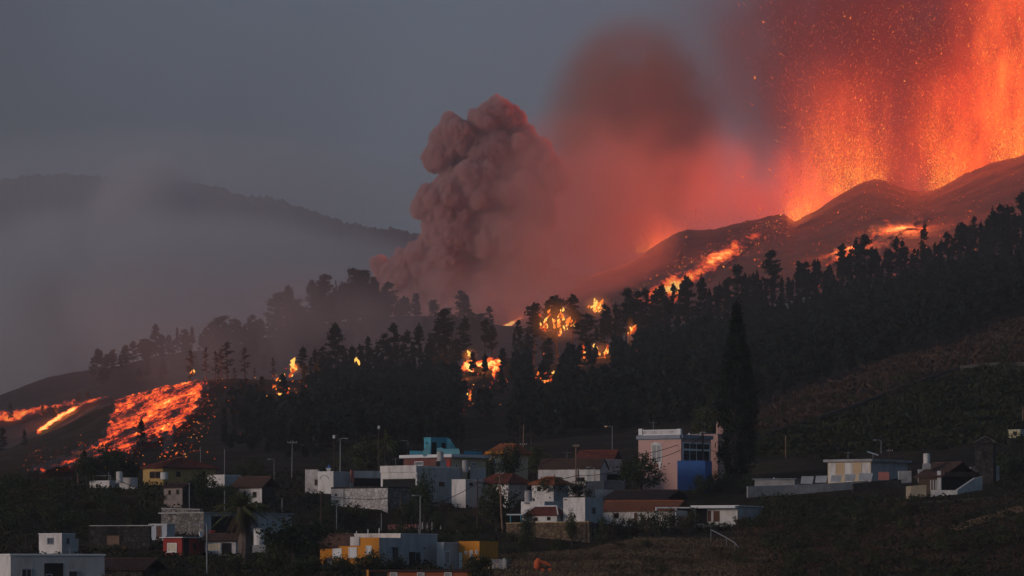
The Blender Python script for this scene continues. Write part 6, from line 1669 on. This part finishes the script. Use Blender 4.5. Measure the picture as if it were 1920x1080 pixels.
# dry grass, weeds and vines: nobody could count them
def tufts(name, n, sampler, size, mat, squash=0.35, seed=1, up=0.7, spread=0.5, per=7):
    rs = np.random.RandomState(seed); C = []
    k = 0
    while k < n:
        p = sampler(rs)
        if p is None: continue
        k += 1
        C.append(np.array(p) + rs.normal(size=(per, 3)) * np.array([spread, spread, spread * 0.28]) + np.array([0, 0, up * size * 0.5]))
    C = np.concatenate(C); V, Q = cards(C, size * (0.5 + 0.9 * rs.random(len(C))), rs, squash)
    return tag(fast_mesh(name, V, Q, mat), kind='stuff')
grass_dry = leafmat('dry_grass_blades', (0.21, 0.145, 0.085), (0.075, 0.05, 0.034), 0.10)
grass_red = leafmat('reddish_weeds', (0.115, 0.068, 0.046), (0.045, 0.028, 0.022), 0.12)
vine_leaf = leafmat('vine_leaves', (0.046, 0.052, 0.024), (0.014, 0.017, 0.010), 0.12)
weed_dark = leafmat('dark_weeds', (0.050, 0.048, 0.026), (0.018, 0.018, 0.012), 0.15)
def px_sampler(x0, x1, ya, yb, cond=None, y0=440, y1=1100):
    def f(rs):
        x = x0 + (x1 - x0) * rs.random(); Y = ya + (yb - ya) * rs.random() ** 0.8
        q = on(x, Y); y = HZ - q.z * F / Y
        if cond and not cond(x, y): return None
        return q
    return f
field_top = lambda x: float(np.interp(x, [1300, 1420, 1560, 1700, 1800, 1920, 2100], [805, 770, 722, 675, 650, 600, 545]))
field_mid = lambda x: float(np.interp(x, [1400, 1480, 1600, 1700, 1800, 1860, 1920, 2100], [815, 800, 765, 725, 692, 684, 684, 684]))
tufts('dry_grass', 2600, px_sampler(1330, 2060, 700, 1020, lambda x, y: field_top(x) - 6 < y < field_mid(x)), 1.0, grass_red, seed=51, spread=0.9)
rs_v = np.random.RandomState(9)
def vine_sampler(rs):
    x = rs.uniform(1400, 2040); q0 = on(x, rs.uniform(690, 1000))
    zz = round(q0.z / 1.15) * 1.15 + rs.normal() * 0.08            # rows follow the contour of the terraces
    Y = q0.y; 
    for _ in range(6):
        d = zz - gz((x - 960) * Y / F, Y); Y += max(-12, min(12, d * 5.0))
    if not 680 < Y < 1010: return None
    q = on(x, Y); y = HZ - q.z * F / Y
    if y < field_mid(x) + 6 or y > 860: return None
    return q
tufts('vineyard', 4200, vine_sampler, 0.7, vine_leaf, 0.6, seed=52, spread=0.6, per=8)
tufts('dry_weeds', 7500, px_sampler(930, 1460, 450, 560, lambda x, y: y > 1012), 0.30, grass_dry, 0.22, seed=53, spread=0.5, per=8)
tufts('dark_undergrowth', 5200, px_sampler(-40, 1960, 450, 720, lambda x, y: not (930 < x < 1430 and y > 975) and not (1400 < x < 1860 and y < 932) and not (1110 < x < 1445 and y < 1000)), 0.45, weed_dark, 0.5, seed=54, spread=0.7, per=9)
tufts('slope_weeds', 5200, px_sampler(1380, 1990, 450, 580, lambda x, y: not (x > 1780 and -14 < y - float(np.interp(x, [1780, 1850, 1925], [990, 968, 947])) < 24)), 0.34, grass_red, 0.25, seed=55, spread=0.6, per=8)
terrace_stone = stone('terrace_stone', (0.14, 0.12, 0.105), (0.06, 0.052, 0.046), 2.0)
# terrace walls across the vineyard
for i, (pts, lab) in enumerate([([(1425, 822), (1500, 797), (1600, 765), (1700, 725), (1800, 692)], 'low stone terrace wall climbing along the top of the vineyard'), ([(1800, 690), (1860, 684), (1930, 683)], 'pale terrace wall at the upper right end of the vineyard'), ([(1700, 943), (1780, 938), (1860, 932)], 'thin pale kerb wall below the carport'), ([(1535, 976), (1590, 970)], 'short pale kerb in the dark brush below the yard wall')]):
    P = [hit(x, y + 3) for x, y in pts]
    wall_run(lab, [(960 + p.x * F / p.y, HZ - (p.z + (0.7 if i < 2 else 0.25)) * F / p.y, p.y) for p in P], 0.4, rub_dark if i != 1 else terrace_stone, deep=0.6)
# ochre banks on the slope at the right
ob = surf('ochre_earth', (0.27, 0.14, 0.045), (0.12, 0.065, 0.028), scale=0.6, bump=0.5)
for i, (poly, lab) in enumerate([([(1785, 988), (1850, 965), (1925, 945), (1925, 958), (1860, 975), (1800, 996)], 'a'),]):
    xs = np.arange(1780, 1935, 5.0); rowsP = []
    for y_off in np.linspace(-1, 12, 5):
        rowsP.append([tuple(hit(x, float(np.interp(x, [1780, 1850, 1925], [990, 968, 947])) + y_off + 3 * fbm(x * 0.05, y_off, 1)) + Vector((0, 0, 0.12))) for x in xs])
    tag(sheet('bare_earth', np.array(rowsP), ob), kind='structure')
